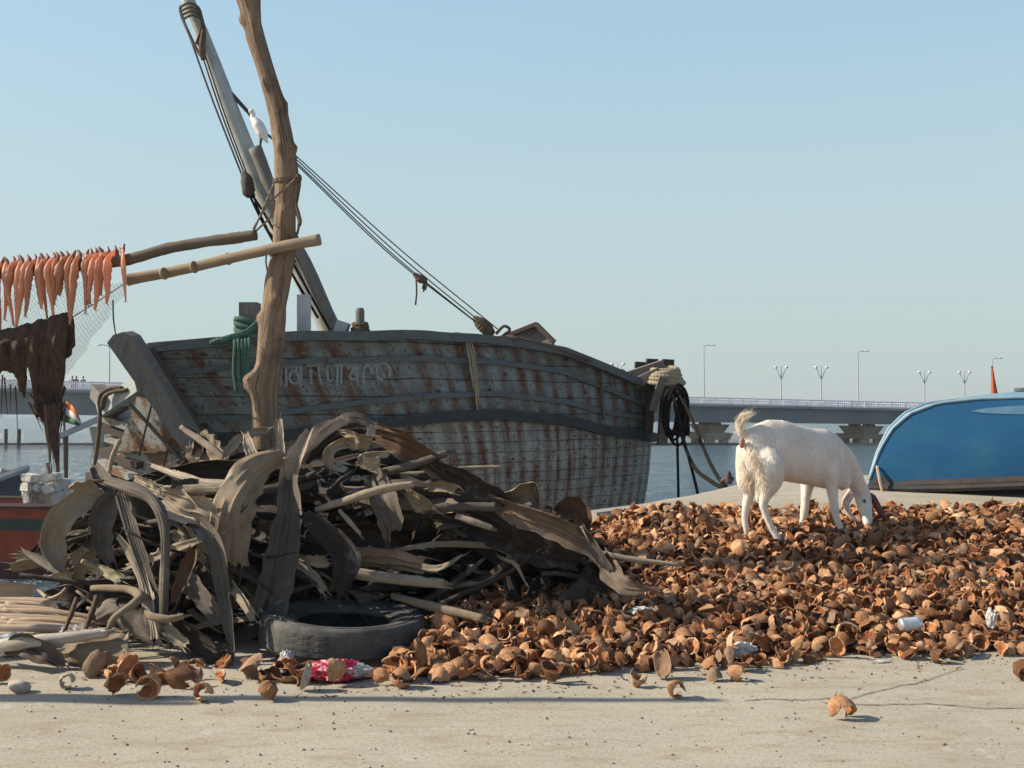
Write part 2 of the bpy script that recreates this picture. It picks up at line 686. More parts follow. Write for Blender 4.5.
def ground_mat():
    m = NT('dusty_concrete')
    ob = m.coords('Object')
    big = m.noise(ob, .8, 5, .6)
    mid = m.noise(m.mapping(ob, (1.1, 3.2, 1)), 2.6, 7, .74, .3)
    fine = m.noise(ob, 60, 4, .7)
    grit = m.noise(ob, 170, 3, .6)
    c = m.mix(m.ramp(big, [(.35, 0.0), (.68, 1.0)]), (.425, .398, .32), (.36, .335, .265))
    c = m.mix(m.ramp(mid, [(.5, 0.0), (.68, .75)]), c, (.27, .215, .15))
    c = m.mix(m.ramp(mid, [(.28, .6), (.42, 0.0)]), c, (.48, .44, .36))
    c = m.mix(m.ramp(fine, [(.5, 0.0), (.68, .75)]), c, (.25, .215, .165))
    c = m.mix(m.ramp(grit, [(.55, 0.0), (.7, .55)]), c, (.2, .165, .125))
    c = m.mix(m.ramp(m.noise(m.mapping(ob, (.7, 6, 1)), 5, 6, .75), [(.54, 0.0), (.66, .55)]), c, (.3, .255, .19))
    c = m.mix(m.ramp(m.noise(ob, 3.1, 6, .8), [(.6, 0.0), (.66, .5)]), c, (.5, .475, .41))
    c = m.mix(m.ramp(m.voro(ob, 34), [(.05, .8), (.11, 0.0)]), c, (.16, .12, .09))
    h = m.math('ADD', m.math('MULTIPLY', mid, .7), m.math('ADD', m.math('MULTIPLY', fine, .5), m.math('MULTIPLY', grit, .25)))
    return m.fin(c, .92, m.bump(h, .5, .01), .2)


M['ground'] = ground_mat()
mb = MB()
xs = []
x = -60.0
while x < 60.01:
    xs.append(x)
    x += .12 if -6 < x < 7 else (.8 if -12 < x < 14 else 4)
NR = 100
for i, x in enumerate(xs):
    e = table(EDGE, x) + .04 * mnoise.noise(V((x * 1.7, 0, 0)))
    vs = []
    for j in range(NR + 1):
        t = j / NR
        y = lerp(-40, 2.5, t / .1) if t < .1 else lerp(2.5, e, (t - .1) / .9)
        z = gz(x, y)
        if j == NR:
            z -= .03
        vs.append((x, y, z))
    vs.append((x, e + .03, gz(x, e) - .12))
    vs.append((x, e + .05, -4.2))
    o = len(mb.v)
    mb.add(vs, [])
    n = NR + 3
    if i:
        for j in range(n - 1):
            mb.f.append((o - n + j, o + j, o + j + 1, o - n + j + 1))
            mb.m.append(0)
tag(mb.build('ground', M['ground'], smooth=True), kind='structure')


def water_mat():
    m = NT('estuary_water')
    ob = m.coords('Object')
    a = m.noise(m.mapping(ob, (.55, 1.1, 1)), 1.0, 5, .62, .3)
    b = m.noise(m.mapping(ob, (.09, .2, 1)), 1.0, 3, .5)
    h = m.math('ADD', a, m.math('MULTIPLY', b, 1.2))
    c = m.mix(m.ramp(b, [(.4, 0.0), (.6, 1.0)]), (.06, .115, .155), (.09, .145, .18))
    return m.fin(c, .16, m.bump(h, 1.0, 1.3), .5)


M['water'] = water_mat()
mb = MB()
mb.add([(-4000, 6, WZ), (4000, 6, WZ), (4000, 6000, WZ), (-4000, 6000, WZ)], [(0, 1, 2, 3)])
tag(mb.build('water', M['water']), kind='structure')

# brown sheet over the water, coloured as the red boat's dark reflection
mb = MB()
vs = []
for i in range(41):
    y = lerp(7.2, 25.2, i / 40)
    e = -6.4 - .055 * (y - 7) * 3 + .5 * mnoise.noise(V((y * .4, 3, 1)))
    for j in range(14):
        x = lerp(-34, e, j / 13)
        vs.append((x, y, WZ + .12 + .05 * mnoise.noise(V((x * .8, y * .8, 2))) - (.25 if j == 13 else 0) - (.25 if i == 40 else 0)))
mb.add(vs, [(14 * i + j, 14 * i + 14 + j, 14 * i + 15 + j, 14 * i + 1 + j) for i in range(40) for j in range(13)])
M['boat_reflection'] = simple('reflection_brown', (.085, .06, .035), (.05, .038, .024), .9, .55, .6, .03)
tag(mb.build('reflection_sheet', M['boat_reflection'], smooth=True), kind='structure')

# far low shore beyond the bridge
mb = MB()
rr = random.Random(5)
prev = None
N = 160
pts = []
for i in range(N + 1):
    x = -1600 + 3200 * i / N
    h = 3 + 3 * abs(mnoise.noise(V((i * .31, 0, 0)))) + 2.5 * mnoise.noise(V((i * .9, 4, 0)))
    pts.append([(x, 1500, WZ - 1), (x, 1500, WZ + .6), (x, 1512, WZ + max(h, 1)), (x, 1560, WZ + max(h, 1) * 1.3), (x, 1700, WZ - 1)])
for i, p in enumerate(pts):
    o = len(mb.v)
    mb.add(p, [])
    if i:
        for j in range(4):
            mb.f.append((o - 5 + j, o + j, o + j + 1, o - 4 + j))
            mb.m.append(0)
M['shore'] = simple('shore', (.11, .12, .1), (.16, .15, .12), .05, .95)
tag(mb.build('far_shore', M['shore'], smooth=True), kind='structure')

# ------------------------------------------------------------------ bridge
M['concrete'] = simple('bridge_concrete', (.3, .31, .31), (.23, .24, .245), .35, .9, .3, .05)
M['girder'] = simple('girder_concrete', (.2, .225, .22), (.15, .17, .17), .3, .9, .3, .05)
M['rail_white'] = simple('white_railing', (.86, .84, .84), (.8, .78, .78), 2, .6)
M['pier'] = simple('pier_concrete', (.52, .45, .34), (.38, .33, .26), .6, .9, .5, .05)
M['lamp'] = simple('lamp_metal', (.42, .44, .45), rough=.5)
M['lamp_head'] = simple('lamp_head', (.7, .7, .7), rough=.4)


def bd(px):       # world y of the bridge face at pixel column px
    return lerp(112, 128, (px - 65) / 835)


def bpt(px, py):
    return at(px, py, bd(px))


RT_T = [(65, 381.5), (700, 395.5), (900, 402.5)]       # rail top
RT_B = [(65, 389.5), (700, 402.5), (900, 408.5)]
GB_T = [(65, 415), (700, 422.5), (900, 424.5)]


def lin(tab, px):
    (x0, a), (x1, b) = tab[0], tab[-1]
    return lerp(a, b, (px - x0) / (x1 - x0))


A = bpt(-700, lin(RT_T, -700))
B = bpt(1500, lin(RT_T, 1500))
bdir = (V((B.x - A.x, B.y - A.y, 0))).normalized()
bnor = V((-bdir.y, bdir.x, 0))                 # away from camera
root = thing('bridge', 'long grey concrete road bridge with white railing crossing the water behind the boats', 'bridge', (0, 120, WZ))


def strip(name, mat, top, bot, off, th, parent=root, px0=-700, px1=1500):
    mb = MB()
    a0, a1 = bpt(px0, lin(bot, px0)), bpt(px1, lin(bot, px1))
    b0, b1 = bpt(px0, lin(top, px0)), bpt(px1, lin(top, px1))
    o = bnor * off
    mb.prism([a0 + o, a1 + o, b1 + o, b0 + o], bnor * th)
    return mb.build(name, mat, parent)


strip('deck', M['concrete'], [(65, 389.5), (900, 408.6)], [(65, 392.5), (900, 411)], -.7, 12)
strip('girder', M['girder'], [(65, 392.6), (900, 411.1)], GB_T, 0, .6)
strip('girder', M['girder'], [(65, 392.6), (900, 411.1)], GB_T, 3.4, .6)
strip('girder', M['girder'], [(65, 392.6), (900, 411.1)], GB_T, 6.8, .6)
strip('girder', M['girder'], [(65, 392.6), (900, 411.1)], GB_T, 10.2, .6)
mb = MB()                                     # stiffening ribs on the face of the outer girder
px = -600
while px < 1450:
    mb.beam(bpt(px, lin(GB_T, px) - .6) - bnor * .12, bpt(px, lin([(65, 393), (900, 411.4)], px)) - bnor * .12, .45, .24, bnor)
    px += 18.5
mb.build('girder_rib', simple('rib_shade_concrete', (.1, .115, .115), (.08, .09, .09), .4, .9), root)  # darker than the girder concrete: rib shading put into the colour
# railing: posts, two rails, fine balusters, for both kerbs
for off in (-.6, 11.0):
    mb = MB()
    o = bnor * off
    up = lambda px, f: bpt(px, lerp(lin(RT_B, px), lin(RT_T, px), f)) + o
    mb.beam(up(-700, .95), up(1500, .95), .16, .14)
    mb.beam(up(-700, .12), up(1500, .12), .12, .12)
    mb.beam(up(-700, .55), up(1500, .55), .05, .06)
    px = -690
    k = 0
    while px < 1490:
        wd = .34 if k % 6 == 0 else .16
        mb.beam(up(px, 0), up(px, 1.06 if k % 6 == 0 else 1.0), wd, wd, V((0, 1, 0)))
        q = 1
        while q < 7 and k % 6:
            mb.beam(up(px + q * 1.93, .1), up(px + q * 1.93, .92), .05, .2, V((0, 1, 0)))
            q += 1
        px += 13.5
        k += 1
    mb.build('railing', M['rail_white'], root)
# piers
for px in (-355, -200, -45, 108, 262, 415, 567, 716, 870, 1022, 1170, 1320):
    mb = MB()
    g = bpt(px, lin(GB_T, px))
    c = V((g.x, g.y, g.z - .02))
    def slab(z0, z1, w0, w1, d0, d1):
        ps = []
        for z, ww, dd in ((z0, w0, d0), (z1, w1, d1)):
            r = []
            for sx, sy in ((-1, -1), (1, -1), (1, 1), (-1, 1)):
                q = c + bdir * sx * ww / 2 + bnor * (2.2 + sy * dd / 2)
                r.append(V((q.x, q.y, z)))
            ps.append(r)
        mb.rings(ps)
    zt = c.z
    for sy in (0, 3.4):           # bearings
        q = c + bnor * (sy + .3)
        mb.box((q.x, q.y, zt - .1), (1.3, .6, .24))
    slab(zt - 1.15, zt - .22, 1.6, 2.7, 5, 6)
    slab(WZ + .42, zt - 1.15, 2.6, 3.2, 6.2, 6.8)
    for sx in (-.8, .8):
        for sy in (-.2, 4.6):
            q = c + bdir * sx + bnor * sy
            mb.tube([(q.x, q.y, WZ - 1.5), (q.x, q.y, WZ + .5)], .55, 10)
    mb.build('pier', M['pier'], root)

# street lamps on the bridge
LG = 'street lamps along the bridge railing'


def twin_lamp(px, top, label):
    g = bpt(px, lin(RT_B, px)) + bnor * -.35
    t = thing('street_lamp', label, 'street lamp', g, LG)
    h = (lin(RT_B, px) - top) / F * g.y
    mb = MB()
    mb.tube([g, g + V((0, 0, h))], [.09, .05], 8)
    mb.build('pole', M['lamp'], t)
    for s in (-1, 1):
        mb = MB()
        a = g + V((0, 0, h * .66))
        e = g + bdir * s * .6 + V((0, 0, h * .97))
        mb.tube([a, a + bdir * s * .25 + V((0, 0, h * .12)), e], .05, 6, n=6)
        mb.build('arm', M['lamp'], t)
        mb = MB()
        mb.ell(e + bdir * s * .06 + V((0, -.05, 0)), (.2, .17, .17), None, 10, 6)
        mb.build('lamp_head', M['lamp_head'], t, smooth=True)


def tall_lamp(px, top, side, label, far=False):
    g = bpt(px, lin(RT_B, px)) + bnor * (11.4 if far else -.35)
    g = V((g.x, g.y, g.z - .05))
    t = thing('street_lamp', label, 'street lamp', g, LG)
    ztop = at(px, top, g.y).z
    h = ztop - g.z
    mb = MB()
    mb.tube([g, g + V((0, 0, h * .55)), g + V((0, 0, h - .2))], [.085, .07, .045], 8)
    mb.build('pole', M['lamp'], t)
    mb = MB()
    e = g + bdir * side * .8 + V((0, 0, h))
    mb.tube([g + V((0, 0, h - .25)), g + bdir * side * .25 + V((0, 0, h - .05)), e], .05, 6, n=6)
    mb.build('arm', M['lamp'], t)
    mb = MB()
    mb.ell(e + bdir * side * .25, (.38, .14, .09), None, 10, 6)
    mb.build('lamp_head', M['lamp_head'], t, smooth=True)


twin_lamp(617, 363, 'twin-armed bridge lamp just above the stern posts of the wooden boat')
twin_lamp(780, 366, 'twin-armed bridge lamp above the raised tail of the goat')
twin_lamp(820, 366, 'twin-armed bridge lamp above the shoulders of the goat')
twin_lamp(923, 371, 'twin-armed bridge lamp left of the two above the blue boat')
twin_lamp(963, 371, 'twin-armed bridge lamp nearest the orange flag')
tall_lamp(110, 345, -1, 'tall thin lamp post on the bridge seen beside the leaning bow plank')
tall_lamp(703, 345, 1, 'tall thin bridge lamp between the boat stern and the goat')
tall_lamp(857, 351, 1, 'tall thin bridge lamp standing between the two pairs of twin lamps')
tall_lamp(991, 358, 1, 'tall thin bridge lamp half hidden behind the orange flag')

# people on the bridge
M['skin'] = simple('skin', (.19, .1, .065), rough=.6)
M['shirt'] = [simple('shirt_a', (.5, .36, .22)), simple('shirt_b', (.12, .1, .1)), simple('shirt_c', (.3, .3, .33))]
for k, (px, lab) in enumerate(((71.5, 'person in pale tan shirt leaning at the bridge railing'), (75.5, 'person in black shirt beside the tan shirted one on the bridge'),
                              (82.5, 'lone person in grey shirt standing on the bridge nearest the bow plank'))):
    g = bpt(px, lin(RT_B, px)) + bnor * .35
    g = V((g.x, g.y, g.z - .3))
    mb = MB()
    for s in (-1, 1):
        mb.tube([g + V((s * .11, 0, 0)), g + V((s * .1, .03, .45)), g + V((s * .08, 0, .88))], [.05, .065, .1], 8)
        mb.tube([g + V((s * .19, 0, 1.36)), g + V((s * .27, -.06, 1.1)), g + V((s * .2, -.22, .98))], [.06, .05, .04], 8)
    mb.tube([g + V((0, 0, .82)), g + V((0, 0, 1.05)), g + V((0, 0, 1.3)), g + V((0, 0, 1.42))], [.15, .14, .2, .1], 10, flat=.65)
    mb.tube([g + V((0, 0, 1.38)), g + V((0, -.01, 1.5))], .06, 8)
    mb.ell(g + V((0, -.01, 1.6)), (.085, .1, .125))
    b = mb.build('person', M['skin'], origin=g)
    fuse(b, .022, 3)
    tag(b, lab, 'person', 'people standing on the bridge')
    mb = MB()
    mb.tube([g + V((0, 0, .8)), g + V((0, 0, 1.05)), g + V((0, 0, 1.3)), g + V((0, 0, 1.44))], [.175, .165, .225, .1], 12, flat=.68)
    mb.build('shirt', M['shirt'][k], b, smooth=True)
    mb = MB()
    mb.ell(g + V((0, .02, 1.64)), (.094, .1, .105))
    mb.build('hair', M['dark_wood'], b, smooth=True)

# two mooring piles in the water, and the low pipe lying along the surface
for px, lab in ((6, 'left one of the two dark piles standing in the far water'), (19, 'right one of the two dark piles standing in the far water')):
    t = at(px, 429, 118)
    mb = MB()
    mb.tube([(t.x, t.y, WZ - 2), (t.x, t.y, t.z - .1), (t.x, t.y, t.z)], [.19, .19, .15], 10, jit=.15)
    tag(mb.build('mooring_pile', M['dark_wood'], origin=(t.x, t.y, WZ - 2)), lab, 'pile', 'piles in the far water')
mb = MB()
mb.tube([(-300, 119.5, WZ + .03), (-60, 119.8, WZ + .06), (60, 119.5, WZ + .03), (300, 120, WZ + .05)], .16, 8, n=40)
tag(mb.build('floating_pipe', M['dark_wood'], origin=(0, 119.5, WZ)), 'thin dark pipe lying along the water surface in front of the bridge piers', 'pipe')
# ------------------------------------------------------------------ the big wooden boat
BB = V((-3.84, 11.6, 0))
BD = V((.72, .69, 0)).normalized()
BN = V((BD.y, -BD.x, 0))
BL = 7.35
BMAX = 1.5


def beam_at(s):
    s = max(0, min(BL, s))
    b = BMAX * (1 - (1 - min(s / 3.4, 1)) ** 2.3)
    sm = 4.2
    if s > sm:
        b *= max(0, 1 - ((s - sm) / (BL - sm)) ** 4.2) ** (1 / 3.2)
    return b


CAPT = [(148, 350), (290, 338.5), (420, 337), (500, 343), (560, 353), (610, 373), (640, 387), (664, 401)]
RAILT = [(205, 437), (290, 425), (420, 413), (480, 411), (560, 418), (590, 426), (649, 434), (664, 437)]


def plan(s):
    p = BB + BD * s + BN * beam_at(s)
    return p


def z_from(tab, s):
    p = plan(s)
    px = 512 + F * p.x / p.y
    return at(px, table(tab, px), p.y).z


NS = 90
SV = [BL * (1 - (1 - i / NS) ** 1.6) if i > NS * .5 else BL * (1 - .5 ** 1.6) * (i / (NS * .5)) for i in range(NS + 1)]
ZT = [z_from(CAPT, s) for s in SV]
ZR = [z_from(RAILT, max(s, .35)) for s in SV]
ZB = -3.1


def zt_at(s):
    return table(list(zip(SV, ZT)), s)


def zr_at(s):
    return table(list(zip(SV, ZR)), s)


def hull(s, z, side=1):
    zt = zt_at(s)
    q = max(0, (zt - z) / (zt - ZB))
    rake = .82 * (zt - z) * (1 - .12 * (zt - z))
    s = min(s, BL)
    f = 1 - s / BL
    se = s + max(0, rake) * f ** 1.5 - .1 * q * (s / BL) ** 3 * BL * .5
    wd = (1 + .05 * math.sin(PI * min(1, q * 2.2))) * (1 - q ** 2.6 * .92)
    bm = beam_at(s) * wd * (1 - .1 * q * (s / BL) ** 2)
    p = BB + BD * se + BN * side * bm
    return V((p.x, p.y, z))


def hull_n(s, z, side=1):
    a = hull(s + .03, z, side) - hull(s - .03, z, side)
    b = hull(s, z + .03, side) - hull(s, z - .03, side)
    n = a.cross(b)
    if n.length < 1e-9:
        return BN * side
    n.normalize()
    return n if n.dot(BN * side) > 0 else -n


def hull_solve(px, py):
    best = None
    for i in range(700):
        s = .05 + (BL * .97) * i / 700
        z = zt_at(s) - .3
        for k in range(4):
            p = hull(s, z)
            x, y = proj(p)
            z += (y - py) / F * p.y
        x, y = proj(hull(s, z))
        e = abs(x - px)
        if best is None or e < best[0]:
            best = (e, s, z)
    return best[1], best[2]


boat = thing('wooden_boat', 'large weathered blue wooden fishing boat with rust streaked planks and a leaning mast', 'boat', (0, 14, WZ))


def hull_part(name, mat, zf0, zf1, nt_, side, thick=True):
    mb = MB()
    for i, s in enumerate(SV):
        z0, z1 = zf0(i), zf1(i)
        o = len(mb.v)
        vs, uv = [], []
        for j in range(nt_ + 1):
            z = lerp(z0, z1, j / nt_)
            vs.append(hull(s, z, side))
            uv.append((s * 1.0, z))
        for j in range(nt_, -1, -1):
            z = lerp(z0, z1, j / nt_)
            p = vs[j]
            c = BB + BD * s
            inn = V((c.x, c.y, z)) - p
            inn = inn.normalized() * min(.06, inn.length * .5) if inn.length > 1e-6 else V((0, 0, 0))
            vs.append(p + inn)
            uv.append((s * 1.0, z))
        m = len(vs)
        mb.add(vs, [], 0, uv)
        if i:
            for j in range(m):
                j2 = (j + 1) % m
                mb.f.append((o - m + j, o + j, o + j2, o - m + j2))
                mb.m.append(0)
    return mb.build(name, mat, boat, smooth=False)


for side in (1, -1):
    hull_part('upper_planking', M['hull_up'], lambda i: ZT[i], lambda i: ZR[i], 7, side)
    hull_part('lower_planking', M['hull_low'], lambda i: ZR[i], lambda i: ZB, 18, side)


def sweep(name, mat, zf, w, h, side, s0=0.0, s1=BL, out=.0, jit=0.01):
    mb = MB()
    n = 100
    first = True
    L = 0
    last = None
    for i in range(n + 1):
        s = lerp(s0, s1 - 1e-3, 1 - (1 - i / n) ** 1.5)
        z = zf(s)
        p = hull(s, z, side)
        nn = hull_n(s, z, side)
        nn = V((nn.x, nn.y, 0)).normalized()
        k = jit * mnoise.noise(V((s * 2, side, z)))
        if last is not None:
            L += (p - last).length
        last = p
        c = [p + nn * (out - w * .4) + V((0, 0, -h / 2 + k)), p + nn * (out + w * .6) + V((0, 0, -h / 2 + k)), p + nn * (out + w * .6) + V((0, 0, h / 2 + k)), p + nn * (out - w * .4) + V((0, 0, h / 2 + k))]
        o = len(mb.v)
        mb.add(c, [], 0, [(q * .25, L) for q in range(4)])
        if i:
            for q in range(4):
                q2 = (q + 1) % 4
                mb.f.append((o - 4 + q, o + q, o + q2, o - 4 + q2))
                mb.m.append(0)
        else:
            mb.f.append((o, o + 1, o + 2, o + 3))
            mb.m.append(0)
    o = len(mb.v) - 4
    mb.f.append((o, o + 1, o + 2, o + 3))
    mb.m.append(0)
    return mb.build(name, mat, boat)


for side in (1, -1):
    sweep('gunwale', M['cap'], lambda s: zt_at(s) + .02, .17, .1, side, out=.02)
    sweep('upper_strake', M['cap'], lambda s: zt_at(s) - .24, .07, .06, side, .12)
    sweep('rub_rail', M['rail'], lambda s: zr_at(s) - .04, .14, .125, side, .1)
    sweep('upper_strake', M['cap'], lambda s: zr_at(s) + .2, .07, .06, side, .1)
# deck
mb = MB()
vs = []
for i, s in enumerate(SV):
    z = ZT[i] - .45
    vs += [hull(s, z, 1), hull(s, z, -1)]
n = len(SV)
mb.add(vs, [(2 * i, 2 * i + 1, 2 * i + 3, 2 * i + 2) for i in range(n - 1)], 0, [(v.x, v.y) for v in vs])
mb.build('deck', M['dark_wood'], boat)
# deck beams keep the planking off the sky
# stem: big leaning plank, dark edge plank behind it
PD = 11.25
poly = [at(107, 343, PD), at(113, 335, PD), at(123, 332, PD), at(131, 336, PD), at(139, 349, PD), at(196, 440, PD + .2), at(206, 462, PD + .25), at(190, 462, PD + .25), at(186, 455, PD + .2)]
mb = MB()
mb.prism(poly, (.05, .14, 0.02))
for i, p in enumerate(mb.v):
    mb.uv[i] = (p.x * .6 - p.z * .2, p.z)
mb.build('stem_post', M['grey_wood'], boat)
mb = MB()
mb.beam(at(146, 352, PD + .28), at(214, 466, PD + .45), .1, .22, V((1, -1, 0)))
mb.beam(at(139, 356, PD + .2), at(150, 354, PD + .3), .05, .05)
mb.build('stem_edge', M['dark_wood'], boat)
# port bow planking: lit, rusty, with stepped plank ends
PA = [at(137, 396, PD + .3), at(150, 400, PD + .22), at(190, 462, PD + .3), at(189, 480, PD + .3), at(118, 478, PD + .75), at(117, 452, PD + .7)]
mb = MB()
mb.prism(PA, (.08, .1, 0.0))
pb = mb.build('bow_planking', M['rust_panel'], boat)
mb = MB()
mb.beam(at(130, 404, PD + .27), at(196, 476, PD + .2), .03, .04, V((0, -1, 0)))
mb.beam(at(152, 403, PD + .19), at(139, 456, PD + .4), .012, .03, V((0, -1, 0)))
mb.beam(at(171, 437, PD + .2), at(163, 470, PD + .35), .012, .03, V((0, -1, 0)))
mb.beam(at(119, 452, PD + .64), at(186, 452, PD + .22), .02, .06, V((0, -1, 0)))
mb.build('batten', M['dark_wood'], pb)
for k, (px, py) in enumerate(((112, 416), (113, 426), (116, 436), (108, 450), (104, 462), (98, 474))):
    mb = MB()
    mb.beam(at(px, py, PD + .85 + k * .05), at(px + 40, py + 14, PD + .6), .3, .075, V((.2, -.3, 1)))
    mb.build('plank_end', M['dark_wood'] if k % 2 else M['rust_panel'], boat)
# bowsprit stub and cleat with hanging rope
mb = MB()
mb.beam(at(104, 410, PD + .75), at(142, 384, PD + .35), .17, .17)
sp = mb.build('spar_end', M['mast_wood'], boat)
mb = MB()
mb.beam(at(97, 391, PD + .9), at(108, 403, PD + .6), .14, .16)
mb.beam(at(108, 414, PD + .8), at(124, 404, PD + .6), .1, .12)
mb.build('cleat', M['grey_wood'], boat)
mb = MB()
mb.tube([at(122, 388, PD + .4), at(112, 388, PD + .45), at(102, 393, PD + .5), at(99, 402, PD + .5), at(100, 414, PD + .5), at(98, 440, PD + .52), at(94, 470, PD + .5), at(92, 500, PD + .5)], .022, 8, n=30)
mb.tube([at(128, 390, PD + .35), at(113, 392, PD + .42), at(104, 398, PD + .46), at(102, 408, PD + .46)], .022, 8, n=14)
mb.build('bow_rope', M['rope_brown'], boat, smooth=True)
mb = MB()
mb.tube([at(120, 440, PD + .2), at(112, 458, PD + .3), at(108, 480, PD + .3)], .025, 8, n=10)
mb.build('bow_rope', M['rope_pale'], boat, smooth=True)

# deck fittings
def deck_at(px, dn=.25):
    """a deck point below pixel column px, dn metres inboard of the starboard rail"""
    s, z = hull_solve(px, table(CAPT, px) + 3)
    p = hull(s, zt_at(s)) - BN * dn
    return V((p.x, p.y, zt_at(s) - .45))


def post(name, px, top, wpx, dn=.25, mat='grey_wood', sq=True):
    g = deck_at(px, dn)
    g.x = (px - 512) / F * g.y
    t = at(px, top, g.y)
    ww = wpx / F * g.y
    mb = MB()
    if sq:
        mb.beam(g, t, ww, ww, V((0, 1, 0)))
    else:
        mb.tube([g, t - V((0, 0, .03)), t], [ww / 2, ww / 2, ww / 2.6], 12)
    return mb.build(name, M[mat], boat, smooth=False), g, t, ww


bp, g, t, ww = post('bitt', 250, 303, 18, .25)
mb = MB()
for k in range(4):
    z = t.z - .2 - k * .05
    c = V((t.x, t.y, z))
    mb.tube([c + V((math.cos(a) * ww * .78, math.sin(a) * ww * .78, .03 * math.sin(a * 2 + k))) for a in [i * PI / 6 for i in range(13)]], .028, 6)
mb.tube([at(257, 325, t.y - .2), at(246, 333, t.y - .3), at(230, 338, t.y - .35), at(214, 342, t.y - .35), at(210, 343, t.y - .3)], [.02, .03, .04, .03, .02], 8, n=16, jit=.4)
for q in range(4):
    mb.tube([at(257, 322 + q, t.y - .2), at(246, 331 + q * 1.5, t.y - .3), at(230, 336 + q, t.y - .36), at(215 + 3 * q, 341, t.y - .38), at(208 + 5 * q, 344, t.y - .3)], .018, 6, n=14, jit=.2)
for k in range(5):
    x = 234 + k * 3.6
    mb.tube([at(x, 337, t.y - .28), at(x + 1, 345, t.y - .42), at(x + 2 * math.sin(k), 372 + 9 * math.sin(k * 2), t.y - .4), at(x + 3, 385 + 8 * math.cos(k * 3), t.y - .38)], .02, 6, n=12)
mb.build('lashing', M['rope_green'], bp, smooth=True)
post('deck_post', 304, 295, 12, .3, 'mast_wood')
bp, g, t, ww = post('bollard', 360, 308, 9, .25, 'grey_wood', False)
mb = MB()
for k in range(6):
    c = V((t.x, t.y, t.z - .18 - k * .04))
    rr = ww * (.75 + .08 * k)
    mb.tube([c + V((math.cos(a) * rr, math.sin(a) * rr, .015 * math.sin(a + k))) for a in [i * PI / 6 for i in range(13)]], .024, 6)
mb.build('lashing', M['rope_brown'], bp, smooth=True)
mb = MB()
q = deck_at(341, .35)
mb.beam(at(337, 344, q.y), at(344, 322, q.y), .13, .2, V((0, 1, 0)))
mb.build('mast_step', M['mast_wood'], boat)
MD = q.y + .55
# mast and second spar
mb = MB()
mb.tube([at(352, 385, MD), at(334, 337, MD), at(300, 270, MD), at(262, 190, MD), at(232, 115, MD), at(206, 45, MD), at(183, -12, MD)], [.135, .13, .125, .12, .105, .085, .075], 14, n=24, jit=.03)
mast = mb.build('mast', M['mast_wood'], boat, smooth=True)
mb = MB()
mb.tube([at(346, 360, MD - .2), at(333, 332, MD - .2), at(314, 284, MD - .22), at(293, 240, MD - .22), at(276, 205, MD - .22), at(263, 168, MD - .2), at(255, 148, MD - .2)], [.1, .095, .085, .075, .07, .075, .08], 10, n=18, jit=.1)
mb.build('spar', M['grey_wood'], boat, smooth=True)
EGRET = at(260, 147, MD - .2)
# mast-head lashing, halyards, block
mb = MB()
for k in range(4):
    y0 = 4 + k * 4
    mb.tube([at(180 + k, y0 + 3, MD - .1), at(190 + k, y0 - 1, MD - .2), at(200 + k, y0 + 6, MD - .12), at(201 + k * 1.2, y0 + 24, MD - .18), at(196 + k * 2, y0 + 40 - k * 2, MD - .16)], .015, 6, n=14)
mb.tube([at(180, 8, MD - .1), at(183, 20, MD - .1), at(198, 52, MD - .16), at(204, 58, MD - .18)], .018, 6, n=12)
mb.tube([at(203, 30, MD - .2), at(202, 50, MD - .22), at(204, 60, MD - .2)], [.02, .045, .03], 8, n=8)
mb.build('lashing', M['rope_brown'], mast, smooth=True)
for a, b, r in (((181, 12), (243, 178), .012), ((203, 58), (246, 178), .01), ((206, 58), (250, 182), .009)):
    mb = MB()
    mb.tube([at(*a, MD - .12), at((a[0] + b[0]) / 2 - 1, (a[1] + b[1]) / 2 + 1, MD - .16), at(*b, MD - .2)], r, 6, n=10)
    mb.build('halyard', M['wire'], boat)
mb = MB()
mb.tube([at(243, 172, MD - .2), at(247, 180, MD - .2), at(249, 192, MD - .2), at(254, 196, MD - .2)], [.03, .07, .075, .03], 8, n=10, jit=.3)
mb.build('block', M['dark_wood'], boat, smooth=True)
for k, (b0, b1) in enumerate((((268, 232), (318, 318)), ((274, 230), (330, 330)), ((266, 226), (306, 300)), ((262, 222), (296, 262)))):
    mb = MB()
    mb.tube([at(247 + k * 2, 190, MD - .22), at(*b0, MD - .26), at(*b1, MD - .32)], .015 if k < 2 else .011, 6, n=14)
    mb.build('halyard', M['rope_dark'], boat, smooth=True)
mb = MB()
mb.tube([at(229, 91, MD), at(248, 112, MD - .02), at(268, 135, MD - .05), at(297, 158, MD - .08)], [.028, .024, .016, .01], 6, n=12)
mb.build('stay', M['wire'], boat)
s_, z_ = hull_solve(497, 345)
e = hull(s_, zt_at(s_)) - BN * .25
SD = e.y
for k, (a, b) in enumerate((((295, 155), (500, 331)), ((295, 158), (493, 332)), ((295, 161), (486, 330)), ((295, 163), (482, 327)))):
    mb = MB()
    pa, pb_ = at(*a, MD - .08), at(*b, SD)
    mid = pa.lerp(pb_, .5) - V((0, 0, .05 + .015 * k))
    mb.tube([pa, mid, pb_], .0075, 6, n=16)
    mb.build('stay', M['wire'], boat)
mb = MB()
mb.tube([at(474, 317, SD), at(480, 323, SD), at(488, 330, SD), at(494, 334, SD)], [.03, .075, .08, .03], 8, n=8)
mb.tube([at(496, 334, SD - .05), at(504, 326, SD - .05), at(510, 330, SD - .05), at(504, 335, SD - .05), at(499, 340, SD - .05)], .02, 6, n=14)
mb.build('block', M['rope_brown'], boat, smooth=True)
kd = lerp(MD, SD, .62)
mb = MB()
mb.tube([at(414, 274, kd), at(421, 279, kd), at(426, 281, kd)], [.025, .055, .03], 7, n=7)
